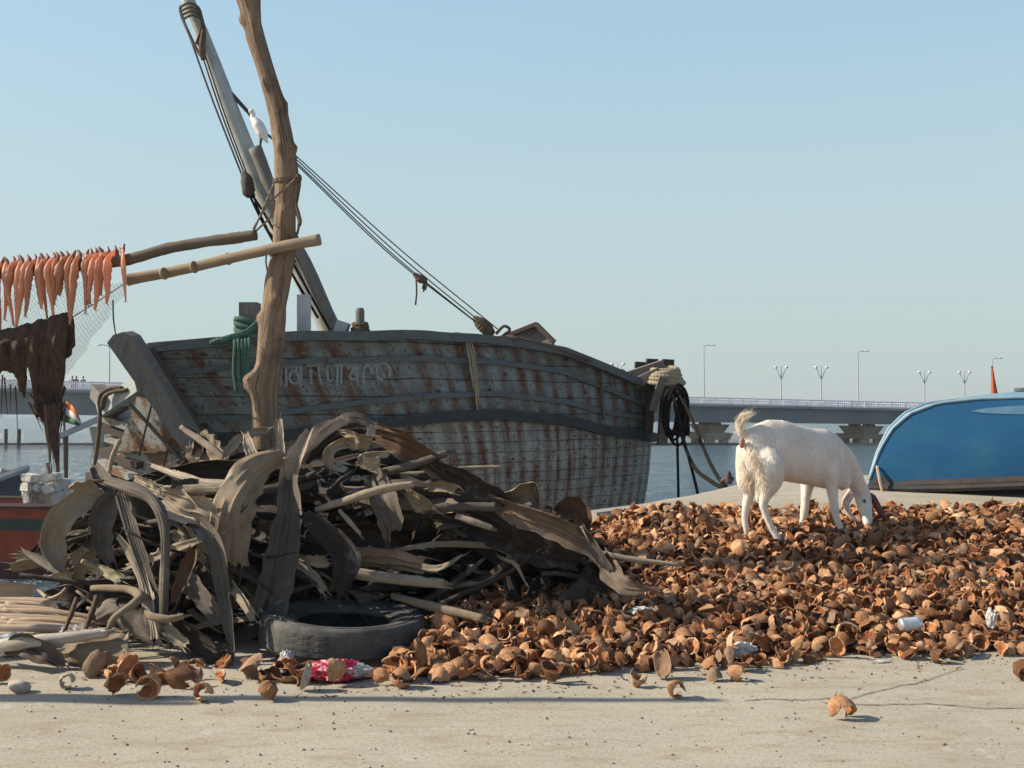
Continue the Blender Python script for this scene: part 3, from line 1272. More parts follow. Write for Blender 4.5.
for x, l in ((416, 27), (424, 14), (426, 12), (423, 11)):
    mb.tube([at(x, 278, kd), at(x + .7, 278 + l * .5, kd), at(x - .5, 278 + l, kd)], .011, 5, n=6)
mb.build('knot', M['rope_brown'], boat, smooth=True)
# wheelhouse hatch and aft gear
hs = [at(486, 345, SD + .7), at(536, 325, SD + .5), at(552, 340, SD + .4), at(554, 362, SD + .4), at(490, 362, SD + .7)]
mb = MB()
mb.prism(hs, (.05, .5, 0))
mb.build('hatch', M['grey_wood'], boat)
mb = MB()
mb.beam(at(484, 345, SD + .66), at(537, 324, SD + .45), .08, .05)
mb.beam(at(536, 324, SD + .45), at(554, 342, SD + .36), .08, .05)
mb.build('hatch_edge', M['dark_wood'], boat)
mb = MB()
s2, z2 = hull_solve(600, 369)
mb.tube([at(500, 337, SD - .05), at(520, 338, SD - .15), at(560, 350, hull(s2, z2).y - 1.15), at(597, 364, hull(s2, z2).y - .1), at(601, 372, hull(s2, z2).y - .12), at(602, 400, hull(s2, z2).y - .14), at(604, 420, hull(s2, z2).y - .1)], .02, 6, n=26)
mb.build('rope', M['rope_brown'], boat, smooth=True)
# pale rope over the gunwale
mb = MB()
for k, (x0, x1, xe, ye) in enumerate(((462, 468, 478, 417), (465, 471, 479, 405), (460, 466, 474, 390))):
    s3, z3 = hull_solve(x1, 345)
    dd = hull(s3, z3).y
    mb.tube([at(x0 - 10, 338, dd + .25), at(x0, 335, dd + .1), at(x1, 342, dd - .1), at(lerp(x1, xe, .5), 365, dd - .09), at(xe, ye, dd - .02)], .013, 7, n=22)
mb.tube([at(446, 338, dd + .15), at(455, 335, dd + .05), at(464, 337, dd)], .035, 7, n=8, jit=.3)
mb.build('rope', M['rope_pale'], boat, smooth=True)
# stern posts and boards
sd = 15.1
for px, top, wpx in ((640, 362, 8), (652, 359, 9), (668, 359.5, 9)):
    mb = MB()
    ww = wpx / F * sd
    mb.beam(at(px - 4, 432, sd - .05), at(px, top + 5, sd - .05), ww, ww, V((0, 1, 0)))
    mb.beam(at(px - .3, top + 6, sd - .06), at(px, top, sd - .06), ww * 1.25, ww * 1.25, V((0, 1, 0)))
    mb.build('stern_post', M['dark_wood'], boat)
mb = MB()
mb.beam(at(618, 379, sd - .12), at(664, 364, sd - .3), .06, .12, V((0, -.3, 1)))
mb.beam(at(634, 384, sd - .2), at(660, 372, sd - .35), .06, .14, V((0, -.3, 1)))
mb.beam(at(662, 445, sd - .25), at(667, 372, sd - .28), .12, .2, V((0, -1, 0)))
mb.beam(at(652, 410, sd - .3), at(663, 376, sd - .4), .1, .16, V((0, -1, 0)))
mb.beam(at(668, 398, sd - .35), at(676, 384, sd - .3), .1, .14, V((0, -1, 0)))
mb.build('stern_board', M['grey_wood'], boat)
mb = MB()
for k in range(7):
    c = at(663 + .4 * k, 369 + k * 2.2, sd - .18)
    rr = .17 + .012 * k
    mb.tube([c + V((math.cos(a) * rr, math.sin(a) * rr * .8 - .05, .03 * math.sin(a + k))) for a in [i * PI / 7 for i in range(15)]], .034, 6)
mb.build('lashing', M['rope_pale'], boat, smooth=True)

# lettering painted along the upper planking (Devanagari strokes)
STK = [[(85, 168), (82, 365)], [(128, 205), (128, 365)], [(85, 180), (92, 160), (106, 155), (124, 168), (128, 208)], [(75, 205), (240, 200)],
       [(205, 203), (208, 235), (178, 245), (155, 275), (160, 320), (190, 342), (222, 322), (226, 280), (205, 248)],
       [(245, 200), (243, 360)], [(320, 230), (322, 345)], [(308, 200), (325, 160), (350, 148), (378, 165), (388, 205), (392, 280), (402, 348)], [(290, 200), (420, 196)],
       [(448, 200), (452, 300), (478, 320), (500, 300)], [(530, 190), (530, 350)], [(562, 180), (563, 348)], [(500, 196), (600, 192)],
       [(605, 225), (640, 205), (668, 222), (640, 245)], [(690, 182), (690, 335)], [(688, 285), (660, 252), (630, 275), (640, 308), (672, 304)], [(600, 195), (720, 186)],
       [(742, 350), (735, 270), (752, 215), (778, 205), (790, 245), (800, 262), (812, 218), (835, 198)],
       [(875, 178), (848, 205), (838, 255), (850, 300), (885, 312)], [(905, 185), (935, 215), (945, 260), (934, 292)], [(735, 190), (915, 180)]]
mb = MB()
for st in STK:
    pts = []
    for cx, cy in st:
        s, z = hull_solve(270 + cx / 7.877, 340 + cy / 7.877)
        pts.append((s, z))
    n = max(3, 3 * len(pts))
    sp_ = smooth_path([V((a, b, 0)) for a, b in pts], n)
    path = [hull(p.x, p.y) + hull_n(p.x, p.y) * .003 for p in sp_]
    o = len(mb.v)
    vs_ = []
    for i_, p in enumerate(sp_):
        a_, b_ = path[max(0, i_ - 1)], path[min(n - 1, i_ + 1)]
        nn_ = hull_n(p.x, p.y)
        sd_ = (b_ - a_).normalized().cross(nn_) * .0145
        vs_ += [path[i_] - sd_ + nn_ * .006, path[i_] + sd_ + nn_ * .006]
    mb.add(vs_, [(2 * i_, 2 * i_ + 1, 2 * i_ + 3, 2 * i_ + 2) for i_ in range(n - 1)])
# flatten onto the planking
mb.build('lettering', M['letter'], boat)

# mooring lines and coil at the stern
BOL = at(726, 488, 10.2)
mb = MB()
mb.tube([at(676, 388, sd - .5), at(690, 415, 14), at(705, 452, 12), at(716, 474, 10.9), BOL + V((0, 0, .01))], .02, 7, n=24)
ml = mb.build('mooring_rope', M['rope_dark'], origin=BOL, smooth=True)
tag(ml, 'taut dark mooring rope running from the boat stern to the small iron stub', 'rope', 'dark ropes at the stern of the wooden boat')
mb = MB()
mb.tube([at(672, 390, sd - .5), at(680, 430, 14.2), at(693, 465, 12.2), at(712, 482, 10.8), BOL + V((-.02, -.03, 0))], .022, 7, n=24)
tag(mb.build('mooring_rope', M['rope_dark'], origin=BOL, smooth=True), 'slack sagging mooring rope that curves below the taut one to the iron stub', 'rope', 'dark ropes at the stern of the wooden boat')
mb = MB()
mb.tube([at(674, 395, sd - .5), at(684, 440, 13.9), at(692, 470, 13), at(699, 500, 12.6), at(702, 530, 12.6), V((2.2, 12.5, WZ))], .018, 7, n=20)
tag(mb.build('mooring_rope', M['rope_dark'], origin=(2.2, 12.5, WZ), smooth=True), 'middle dark rope dropping from the boat stern behind the quay edge', 'rope', 'dark ropes at the stern of the wooden boat')
mb = MB()
a = at(676, 400, sd - .35)
mb.tube([a, V((a.x + .03, a.y, 0)), V((a.x + .05, a.y, WZ - .1))], .018, 7, n=16)
tag(mb.build('mooring_rope', M['rope_dark'], origin=a, smooth=True), 'dark rope hanging straight down from the coil at the boat stern', 'rope', 'dark ropes at the stern of the wooden boat')
mb = MB()
for k in range(9):
    c = at(675 + 1.2 * math.sin(k * 2.1), 416 + 3 * math.cos(k * 1.7) - k * .9, sd - .42 - .02 * k)
    rx, rz = .14 + .03 * math.sin(k * 1.3), .3 + .05 * math.cos(k * 2.3)
    tl = R(-12 + 5 * k)
    mb.tube([c + V((math.cos(q) * rx + math.sin(q) * rz * math.sin(tl) * .4, .06 * math.sin(q + k), math.sin(q) * rz)) for q in [i * PI / 10 for i in range(21)]], .019, 6)
for k in range(6):
    mb.tube([at(670 + k, 386, sd - .35), at(678 + k * 1.4, 396, sd - .5), at(676 + 2.5 * k, 420 + 3 * k, sd - .5), at(672 + 2.2 * k, 438 - 4 * k, sd - .46)], .022, 6, n=12)
tag(mb.build('rope_coil', M['rope_dark'], origin=at(675, 416, sd - .4), smooth=True), 'tangled coil of dark rope hanging over the stern of the wooden boat', 'rope')
# iron mooring stub
mb = MB()
g = V((BOL.x + .02, BOL.y, gz(BOL.x, BOL.y) - .02))
mb.tube([g, g + V((0, 0, .05)), g + V((0.005, 0, .08)), g + V((.002, 0, .105)), g + V((-.004, 0, .12))], [.045, .034, .03, .024, .008], 9, n=10)
mb.tube([g + V((-.07, 0, .02)), g + V((0, 0, .05)), g + V((.05, 0, .045))], .022, 7)
tag(mb.build('mooring_stub', M['iron'], origin=g, smooth=True), 'small dark iron stub on the quay edge with ropes tied to it', 'mooring post')

# ------------------------------------------------------------------ red boat with floats, left
M['red_paint'] = simple('red_paint', (.36, .055, .02), (.24, .035, .015), 3, .6, .3)
M['maroon'] = simple('maroon_paint', (.08, .016, .013), (.05, .012, .011), 3, .7)
M['green_paint'] = simple('green_paint', (.04, .075, .06), (.03, .05, .04), 3, .6)
M['foam'] = simple('foam', (.66, .63, .57), (.5, .46, .39), 9, .85, .5, .02)
M['navy'] = simple('navy_paint', (.035, .05, .085), (.1, .1, .1), 9, .7)


def small_boat(name, label, c, L, W, z0, z1, yaw, bands, rise, mats_cap):
    t = thing(name, label, 'boat', c)
    rot = Matrix.Rotation(yaw, 3, 'Z')

    def P(u, side, z):            # u -1..1
        b = W / 2 * max(0, 1 - abs(u) ** 2.6) ** .7
        q = (z - z0) / (z1 - z0)
        b *= .62 + .38 * q
        zz = z + rise * abs(u) ** 3 * q
        return V(c) + rot @ V((u * L / 2 * (.86 + .14 * q), side * b, 0)) + V((0, 0, zz - c[2]))
    for (a, b, mat, nm) in bands:
        mb = MB()
        n = 40
        for side in (1, -1):
            vs = []
            for i in range(n + 1):
                u = -1 + 2 * i / n
                for z in (lerp(z0, z1, a), lerp(z0, z1, b)):
                    p = P(u, side, z)
                    vs += [p, p + rot @ V((0, -side * .05, 0))]
            fs = []
            for i in range(n):
                k = 4 * i
                fs += [(k, k + 2, k + 6, k + 4), (k + 1, k + 5, k + 7, k + 3), (k + 2, k + 3, k + 7, k + 6), (k, k + 4, k + 5, k + 1)]
            mb.add(vs, fs)
        mb.build(nm, mat, t)
    for side in (1, -1):
        mb = MB()
        mb.tube([P(-1 + 2 * i / 30, side, z1) + V((0, 0, .02)) for i in range(31)], .06, 6)
        mb.build('gunwale', mats_cap, t)
    mb = MB()
    zf = lerp(z0, z1, .72)
    vs = []
    for i in range(31):
        u = -1 + 2 * i / 30
        vs += [P(u, 1, zf), P(u, -1, zf)]
    mb.add(vs, [(2 * i, 2 * i + 1, 2 * i + 3, 2 * i + 2) for i in range(30)])
    mb.build('deck', M['dark_wood'], t)
    return t, P


rd = 25.5
rc = at(20, 573, rd)
rtop = at(20, 507, rd).z
rb, RP = small_boat('red_boat', 'red fishing boat with dark green stripe floating beyond the quay on the left', (rc.x, rd + 1.1, WZ), 8.0, 2.2, WZ - .3, rtop, R(-3),
                    ((0, .36, M['maroon'], 'lower_hull'), (.36, .72, M['red_paint'], 'topside'), (.72, .86, M['green_paint'], 'stripe'), (.86, 1, M['red_paint'], 'topside')), .25, M['dark_wood'])
# posts and leaning bar on the red boat
for a, b in (((57, 490), (58, 437)), ((65.5, 505), (66.5, 432))):
    mb = MB()
    mb.tube([at(a[0], a[1] + 12, rd + .9), at(*b, rd + .9)], .048, 8, n=5, jit=.2)
    mb.build('post', M['pole_wood'], rb)
mb = MB()
mb.beam(at(56, 438, rd + .8), at(103, 417, rd + .8), .1, .13)
mb.build('boom', M['mast_wood'], rb)
mb = MB()
mb.tube([at(47, 463, rd + .6), at(52, 483, rd + .6)], .04, 6)
mb.build('stick', M['pole_wood'], rb)
# flag on its own staff
st = at(64.5, 470, rd + .85)
ft = thing('national_flag', 'small orange white and green striped flag drooping beside the hanging brown net', 'flag', st)
mb = MB()
mb.tube([st, at(64, 400, rd + .85)], .03, 6)
mb.build('flagstaff', M['pole_wood'], ft)
NU = 14
ftop = [(58, 399), (66, 401), (73, 406), (79, 416), (82, 426)]
fbot = [(53, 419), (62, 421), (70, 424), (77, 425.5), (82.5, 426.5)]
for (a, b, col, nm) in ((0, .3, (.75, .2, .04), 'orange_stripe'), (.3, .64, (.78, .76, .74), 'white_stripe'), (.64, 1, (.03, .13, .05), 'green_stripe')):
    mb = MB()
    for i in range(NU + 1):
        u = i / NU
        x0, y0 = tri([p[0] for p in ftop], u), tri([p[1] for p in ftop], u)
        x1, y1 = tri([p[0] for p in fbot], u), tri([p[1] for p in fbot], u)
        dp = rd + .8 + .12 * math.sin(u * 7)
        for q in (a, b):
            p = at(lerp(x0, x1, q), lerp(y0, y1, q), dp + .03 * math.sin(q * 5 + u * 9))
            mb.add([p, p + V((0, .012, 0))], [])
        if i:
            k = 4 * i
            for f in ((k - 4, k, k + 2, k - 2), (k - 3, k - 1, k + 3, k + 1), (k - 4, k - 3, k + 1, k), (k - 2, k + 2, k + 3, k - 1)):
                mb.f.append(f)
                mb.m.append(0)
    mb.build(nm, simple(nm, col, tuple(x * .8 for x in col), 3, .8), ft, smooth=True)
# foam floats heaped in the red boat
rr = random.Random(4)
FG = 'white foam floats heaped in the red boat'
spots = [(31, 478, 15, 8, 5), (30, 487, 14, 9, 0), (30, 498, 9, 11, -10), (36, 503, 11, 9, 8), (45, 496, 13, 14, 25), (52, 488, 15, 11, -20), (58, 499, 13, 16, 5), (45, 477, 10, 9, 30),
         (51, 478, 9, 8, -15), (64, 496, 8, 18, 3), (56, 476, 8, 7, 10), (40, 488, 9, 8, 40), (63, 483, 9, 9, 12), (36, 494, 8, 9, 15), (52, 505, 10, 9, 0), (66, 507, 9, 8, 0), (28, 507, 9, 7, 4)]
for k, (px, py, w_, h_, an) in enumerate(spots):
    d = rd + .35 + .1 * (k % 5)
    c = at(px, py, d)
    s = d / F
    bm = bmesh.new()
    bmesh.ops.create_cube(bm, size=1)
    bmesh.ops.bevel(bm, geom=bm.edges[:], offset=.14, segments=2, affect='EDGES')
    bmesh.ops.subdivide_edges(bm, edges=bm.edges[:], cuts=1)
    rot = Matrix.Rotation(R(an), 3, 'Y') @ Matrix.Rotation(rr.uniform(-.5, .5), 3, 'Z')
    for v in bm.verts:
        p = V((v.co.x * w_ * s, v.co.y * .36, v.co.z * h_ * s))
        p *= 1 + .12 * mnoise.noise(p * 6 + V((k * 5, 0, 0)))
        v.co = rot @ p
    me = bpy.data.meshes.new('foam_float')
    bm.to_mesh(me)
    bm.free()
    me.materials.append(M['foam'])
    ob = bpy.data.objects.new('foam_float', me)
    COL.objects.link(ob)
    ob.location = c
    tag(ob, 'off-white foam block in the heap of floats aboard the red boat', 'float', FG)
# navy prow boat behind it
nd = 30
nc = at(-45, 508, nd)
nb = thing('navy_boat', 'dark navy boat whose raised prow shows beyond the red boat at the left edge', 'boat', (nc.x, nd, WZ))
mb = MB()
up_ = [(-140, 492), (-60, 492), (-20, 488), (5, 479), (26.5, 469.5)]
lo_ = [(-140, 520), (-60, 520), (-20, 520), (5, 518), (17, 514)]
vs = []
n = 24
mbs = []
for side in (0, 1):
    vs = []
    for i in range(n + 1):
        u = i / n
        a = V((tri([p[0] for p in up_], u), tri([p[1] for p in up_], u), 0))
        b = V((tri([p[0] for p in lo_], u), tri([p[1] for p in lo_], u), 0))
        w_ = .9 * (1 - u ** 2.5)
        dy = -w_ if side == 0 else w_
        for q in (0, .5, 1):
            p = at(lerp(a.x, b.x, q), lerp(a.y, b.y, q), nd)
            vs.append(p + V((0, dy * (1 - .35 * q) , 0)))
        p = at(b.x, b.y, nd)
        vs.append(V((p.x - .3, p.y + dy * .5, WZ - .2)))
    mb.add(vs, [(4 * i + j, 4 * i + 4 + j, 4 * i + 5 + j, 4 * i + 1 + j) for i in range(n) for j in range(3)])
mb.build('hull', M['navy'], nb)
for side in (-1, 1):
    mb = MB()
    mb.tube([at(tri([p[0] for p in up_], i / n), tri([p[1] for p in up_], i / n) - 1, nd) + V((0, side * .9 * (1 - (i / n) ** 2.5), 0)) for i in range(n + 1)], .1, 6)
    mb.build('gunwale', M['mast_wood'], nb)
mb = MB()
mb.tube([at(11, 484, nd), at(11.5, 470, nd)], .11, 8)
mb.build('prow_post', M['pole_wood'], nb)
mb = MB()
for k, x in enumerate((-30, -14, -5, 3)):
    mb.box(at(x, 480 - k % 2 * 3, nd), (.5, .5, .35), Matrix.Rotation(.3 * k, 3, 'Z') @ Matrix.Rotation(.2 * k - .2, 3, 'Y'))
mb.build('cargo', M['rust_panel'], nb)

# ------------------------------------------------------------------ upturned blue boat, right
def blue_mat():
    m = NT('blue_boat_paint')
    ob = m.coords('Object')
    uv = m.coords('UV')
    n = m.noise(m.mapping(ob, (1, 1, 2.2)), 2.2, 6, .65)
    n2 = m.noise(ob, 18, 5, .7)
    c = m.mix(m.ramp(n, [(.35, 0.0), (.65, 1.0)]), (.012, .078, .185), (.018, .1, .195))
    c = m.mix(m.ramp(n, [(.58, 0.0), (.75, .55)]), c, (.05, .12, .15))
    c = m.mix(m.ramp(n2, [(.62, 0.0), (.7, .6)]), c, (.03, .07, .1))
    return m.fin(c, .8, m.bump(n2, .3, .01), .2)


M['blue'] = blue_mat()
M['pale_blue'] = simple('pale_blue_paint', (.2, .32, .4), (.14, .26, .34), 5, .55)
M['keel_white'] = simple('chine_paint', (.25, .37, .44), (.18, .29, .37), 7, .55)
M['rusty_gun'] = simple('rusty_gunwale', (.055, .042, .036), (.03, .028, .028), 7, .8, .5, .01)
M['grey_bow'] = simple('grey_bow_metal', (.045, .06, .065), (.03, .036, .038), 8, .7, .5, .01)
bo = at(867, 492, 9.35)
bo.z = gz(bo.x, bo.y)
byaw = R(-4)
brot = Matrix.Rotation(byaw, 3, 'Z')
UB = thing('upturned_boat', 'blue rowing boat lying upside down on the quay at the right edge', 'boat', bo)
TOP = [(0, .0), (.03, .1), (.1, .32), (.2, .5), (.34, .63), (.55, .715), (.85, .75), (1.4, .765), (2.4, .77), (3.8, .74), (4.6, .7)]
LB = 4.6


def ub(u, side, q):
    """q 0 gunwale (on the ground) .. 1 chine"""
    g = .75 * (1 - (1 - min(u / 2.6, 1)) ** 1.5) * (1 - .2 * max(0, (u - 2.6) / 2) ** 2)
    ch = g * .6
    h = table(TOP, u)
    b = lerp(g, ch, q) + .07 * math.sin(PI * q) * min(1, u)
    tilt = .0
    z0 = .1 * sstep(.05, 2.0, u)
    return bo + brot @ V((u, side * b + .8 * sstep(0, 1.9, u) * .0, 0)) + V((0, 0, .012 + lerp(z0, h, q) if h > z0 else .012 + h * q))


us = [LB * (i / 50) ** 1.7 for i in range(51)]
mb = MB()
for side in (-1, 1):
    vs = [ub(u, side, q / 10) for u in us for q in range(11)]
    mb.add(vs, [(11 * i + j, 11 * i + 11 + j, 11 * i + 12 + j, 11 * i + 1 + j) for i in range(50) for j in range(0, 10)])
mb.build('side_panel', M['blue'], UB, smooth=True)
mb = MB()
for side in (-1, 1):
    vs = [ub(u, side, q * .055) + brot @ V((0, side * (.025 if q < 2 else .005), 0)) for u in us for q in range(3)]
    mb.add(vs, [(3 * i + j, 3 * i + 3 + j, 3 * i + 4 + j, 3 * i + 1 + j) for i in range(50) for j in range(2)])
    mb.tube([ub(u, side, .0) + brot @ V((0, side * .02, 0)) for u in us], .03, 6)
mb.build('gunwale', M['rusty_gun'], UB)
mb = MB()
vs = []
for u in us:
    a, b = ub(u, -1, 1), ub(u, 1, 1)
    m_ = (a + b) / 2 + V((0, 0, .055 * sstep(.5, 1.3, u)))
    vs += [a, a.lerp(m_, .5) + V((0, 0, .014 * sstep(.5, 1.3, u))), m_, b.lerp(m_, .5) + V((0, 0, .014 * sstep(.5, 1.3, u))), b]
mb.add(vs, [(5 * i + j, 5 * i + 5 + j, 5 * i + 6 + j, 5 * i + 1 + j) for i in range(50) for j in range(4)])
mb.build('bottom', M['pale_blue'], UB, smooth=True)
for side in (-1, 1):
    mb = MB()
    mb.tube([ub(u, side, 1) + V((0, 0, .004)) for u in us[2:]], .013, 6)
    mb.build('chine_rail', M['keel_white'], UB, smooth=True)
mb = MB()
mb.tube([(ub(u, -1, 1) + ub(u, 1, 1)) / 2 + V((0, 0, .06)) for u in us if u > 1.15], .03, 6)
mb.build('keel', M['navy'], UB, smooth=True)
mb = MB()                                  # pale streak along the side
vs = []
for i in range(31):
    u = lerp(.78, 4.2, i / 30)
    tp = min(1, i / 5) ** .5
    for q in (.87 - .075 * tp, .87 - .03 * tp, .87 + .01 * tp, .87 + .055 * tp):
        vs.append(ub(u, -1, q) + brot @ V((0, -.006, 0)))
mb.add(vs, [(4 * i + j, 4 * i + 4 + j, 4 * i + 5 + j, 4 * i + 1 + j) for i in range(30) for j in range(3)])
mb.build('pale_streak', simple('streak_pale', (.1, .2, .29), (.05, .15, .25), 6, .6), UB, smooth=True)
mb = MB()                                  # grey bow shoe
for side in (-1, 1):
    vs = [ub(u, side, q / 8 * (.75 - .65 * (i_ / 8) ** 1.2)) + brot @ V((-.004, side * .006, 0)) for i_, u in enumerate(us[:9]) for q in range(9)]
    mb.add(vs, [(9 * i + j, 9 * i + 9 + j, 9 * i + 10 + j, 9 * i + 1 + j) for i in range(8) for j in range(8)])
mb.build('bow_shoe', M['grey_bow'], UB, smooth=True)
a = at(877, 466, 9.3)
mb = MB()
mb.tube([a, at(880, 482, 9.22), at(884, 497, 9.2)], .012, 6, n=8)
tag(mb.build('stick', M['stick'], origin=at(884, 497, 9.2)), 'thin pale stick leaning against the bow of the upturned blue boat', 'stick')
# orange flag behind the boat
M['orange_cloth'] = simple('orange_cloth', (.5, .12, .04), (.36, .08, .03), 6, .8)
fd = 12.2
fb = at(994, 420, fd)
fo = thing('orange_flag', 'narrow furled orange flag sticking up behind the upturned blue boat', 'flag', fb)
mb = MB()
mb.tube([V((fb.x, fb.y, gz(fb.x, fb.y) if fb.y < table(EDGE, fb.x) else WZ)), at(992, 366, fd)], .012, 6)
mb.build('flagstaff', M['pole_wood'], fo)
mb = MB()
rg = []
for i in range(9):
    t_ = i / 8
    y = lerp(368, 398, t_)
    wl, wr = lerp(991.5, 990.5, t_), lerp(993, 999, t_)
    r = []
    for k in range(10):
        an = 2 * PI * k / 10
        r.append(at((wl + wr) / 2 + (wr - wl) / 2 * math.cos(an), y + 1.2 * math.sin(an * 2 + t_ * 3), fd + .03 * math.sin(an) * (1 + .4 * math.sin(3 * an))))
    rg.append(r)
mb.rings(rg)
mb.build('cloth', M['orange_cloth'], fo, smooth=True)

# kerb beam at the quay edge
a, b = at(590, 520, 8.2), at(692, 503.5, 9.0)
mb = MB()
d_ = (b - a).normalized()
mb.beam(a - V((0, 0, .01)), b - V((0, 0, .03)), .14, .14)
tag(mb.build('kerb_beam', M['board'], origin=(a + b) / 2), 'long pale timber beam lying along the quay edge behind the husks', 'beam')
# ------------------------------------------------------------------ drying rack: post, poles, ties
PDp = 6.9
TR = [(600, 248, 280), (560, 250, 281), (470, 252, 281), (428, 253, 278), (403, 252, 279), (387, 248, 279.5), (378, 251, 281), (362, 256, 282), (345, 257, 285), (330, 258, 285), (318, 260, 286),
      (307, 262, 286), (293, 263.5, 289), (280, 264.5, 291), (266, 268, 293), (250, 272.5, 295), (217, 274, 296), (183, 275, 299), (168, 274, 297.5), (149, 273.5, 295), (135, 271, 292.5), (118, 269.5, 289),
      (105, 266.5, 287), (85, 261, 280), (60, 253.5, 272), (40, 246.5, 266), (22, 244, 261), (0, 236, 260), (-40, 230, 254), (-120, 216, 238), (-200, 204, 225)]
g = at(262, 600, PDp)
rack = thing('wooden_post', 'tall crooked tree trunk post standing in the palm heap and holding the drying poles', 'post', (g.x, PDp, 0))
rg = []
rr = random.Random(8)
ys = [600 - i * 4 for i in range(201)]
tabL = sorted((-y, l) for y, l, r in TR)
tabR = sorted((-y, r) for y, l, r in TR)
for py in ys:
    l, r_ = table(tabL, -py), table(tabR, -py)
    c = at((l + r_) / 2, py, PDp)
    rad = (r_ - l) / 2 / F * PDp
    r = []
    for k in range(20):
        a = 2 * PI * k / 20
        z = c.z
        f = 1 + .07 * mnoise.noise(V((math.cos(a) * 1.5, math.sin(a) * 1.5, z * 4))) + .05 * mnoise.noise(V((math.cos(a) * 4, math.sin(a) * 4, z * 2.2)))
        r.append(c + V((math.cos(a) * rad * f, math.sin(a) * rad * f, 0)))
    rg.append(r)
# knots: push the surface out locally
for (py, ang, hgt) in ((378, 200, .05), (387, 190, .03), (22, 200, .03), (20, 300, .025), (85, 250, .03), (149, 330, .04), (150, 250, .02), (215, 280, .035), (300, 290, .03), (318, 200, .025), (105, 340, .02), (250, 340, .015), (430, 300, .02)):
    for i, y in enumerate(ys):
        dz = (y - py) / 159
        if abs(dz) < .12:
            for k in range(20):
                da = (2 * PI * k / 20 - R(ang) + PI) % (2 * PI) - PI
                w_ = math.exp(-(dz / .035) ** 2 - (da / .38) ** 2)
                c = sum(rg[i], V((0, 0, 0))) / 20
                rg[i][k] += (rg[i][k] - c).normalized() * hgt * w_
mb = MB()
mb.rings(rg)
n = 20
L = 0
for i in range(len(rg)):
    for k in range(n):
        mb.uv[i * n + k] = (k / n, i * 4 / 159)
mb.build('trunk', M['trunk'], rack, smooth=True)


def post_ring(py, slope=0.0, rad=.006, turns=2, name='tie', mat='twine'):
    mb = MB()
    for t in range(turns):
        y = py + t * 2.2
        l, r_ = table(tabL, -y), table(tabR, -y)
        c = at((l + r_) / 2, y, PDp)
        rr_ = (r_ - l) / 2 / F * PDp * 1.06 + .003
        mb.tube([c + V((math.cos(a) * rr_, math.sin(a) * rr_, slope * math.cos(a) + .004 * math.sin(3 * a))) for a in [2 * PI * i / 24 for i in range(25)]], rad, 6)
    return mb


mb = post_ring(181, -.01)
mb.v += []
mb.build('tie', M['twine'], rack)
post_ring(231, -.05, turns=1).build('tie', M['twine'], rack)
post_ring(252, .01, turns=2).build('tie', M['twine'], rack)
mb = MB()
for a in (((254, 230), (275, 181)), ((253, 229), (268, 205), (296, 178)), ((256, 231), (272, 215), (275, 200))):
    mb.tube([at(*p, PDp - .1) for p in a], .006, 6, n=8)
mb.build('tie', M['twine'], rack)
mb = MB()
mb.tube([at(297, 175, PDp - .1), at(300, 182, PDp - .1), at(298, 196, PDp - .1), at(296, 210, PDp - .1), at(299, 222, PDp - .1), at(297, 234, PDp - .1), at(294, 232, PDp - .1)], .008, 6, n=20)
mb.tube([at(296, 178, PDp - .1), at(299, 175, PDp - .12), at(300, 180, PDp - .1), at(297, 182, PDp - .1)], .012, 6, n=8)
mb.tube([at(296, 205, PDp - .1), at(300, 220, PDp - .11), at(299, 226, PDp - .1)], .012, 6, n=8)
mb.build('tie', M['rope_brown'], rack)
mb = MB()
mb.tube([at(272, 252, PDp - .12), at(267, 254, PDp - .13), at(266, 262, PDp - .13), at(268, 274, PDp - .13)], .006, 6, n=10)
mb.build('tie', M['twine'], rack)


# upper pole (fish hang on it), lower pole
UPP = [(-700, 330, 5.1), (-420, 318, 5.7), (-160, 292, 6.5), (-60, 281, 6.75), (0, 273.5, 6.8), (60, 268, 6.8), (125, 260, 6.78), (165, 249, 6.78), (205, 242, 6.76), (235, 238, 6.74), (256, 235, 6.72)]
LOP = [(127, 280, 7.0), (140, 277.5, 7.0), (180, 270, 6.98), (240, 256, 6.86), (285, 246, 6.77), (320, 239.5, 6.75)]
mb = MB()
mb.tube([at(*p) for p in UPP], [.037, .037, .037, .037, .037, .036, .036, .034, .033, .036, .033], 10, n=80, jit=.14)
tag(mb.build('drying_pole', M['pole_wood'], origin=at(*UPP[6]), smooth=True), 'upper dark drying pole with the row of fish hanging from it', 'pole')
mb = MB()
mb.tube([at(*p) for p in LOP], [.04, .036, .034, .033, .034, .036], 12, n=50, jit=.05)
lp = mb.build('drying_pole', M['bamboo'], origin=at(*LOP[2]), smooth=True)
tag(lp, 'lower paler bamboo pole running behind the fish and past the trunk post', 'pole')
mb = MB()
for px, py in ((164, 273.5), (194, 267), (228, 258.8)):
    p = at(px, py, 6.93)
    dv = (at(240, 256, 6.86) - at(180, 270, 6.98)).normalized()
    mb.tube([p - dv * .012, p, p + dv * .012], [.035, .041, .035], 12)
mb.build('node_ring', M['bamboo'], lp, smooth=True)

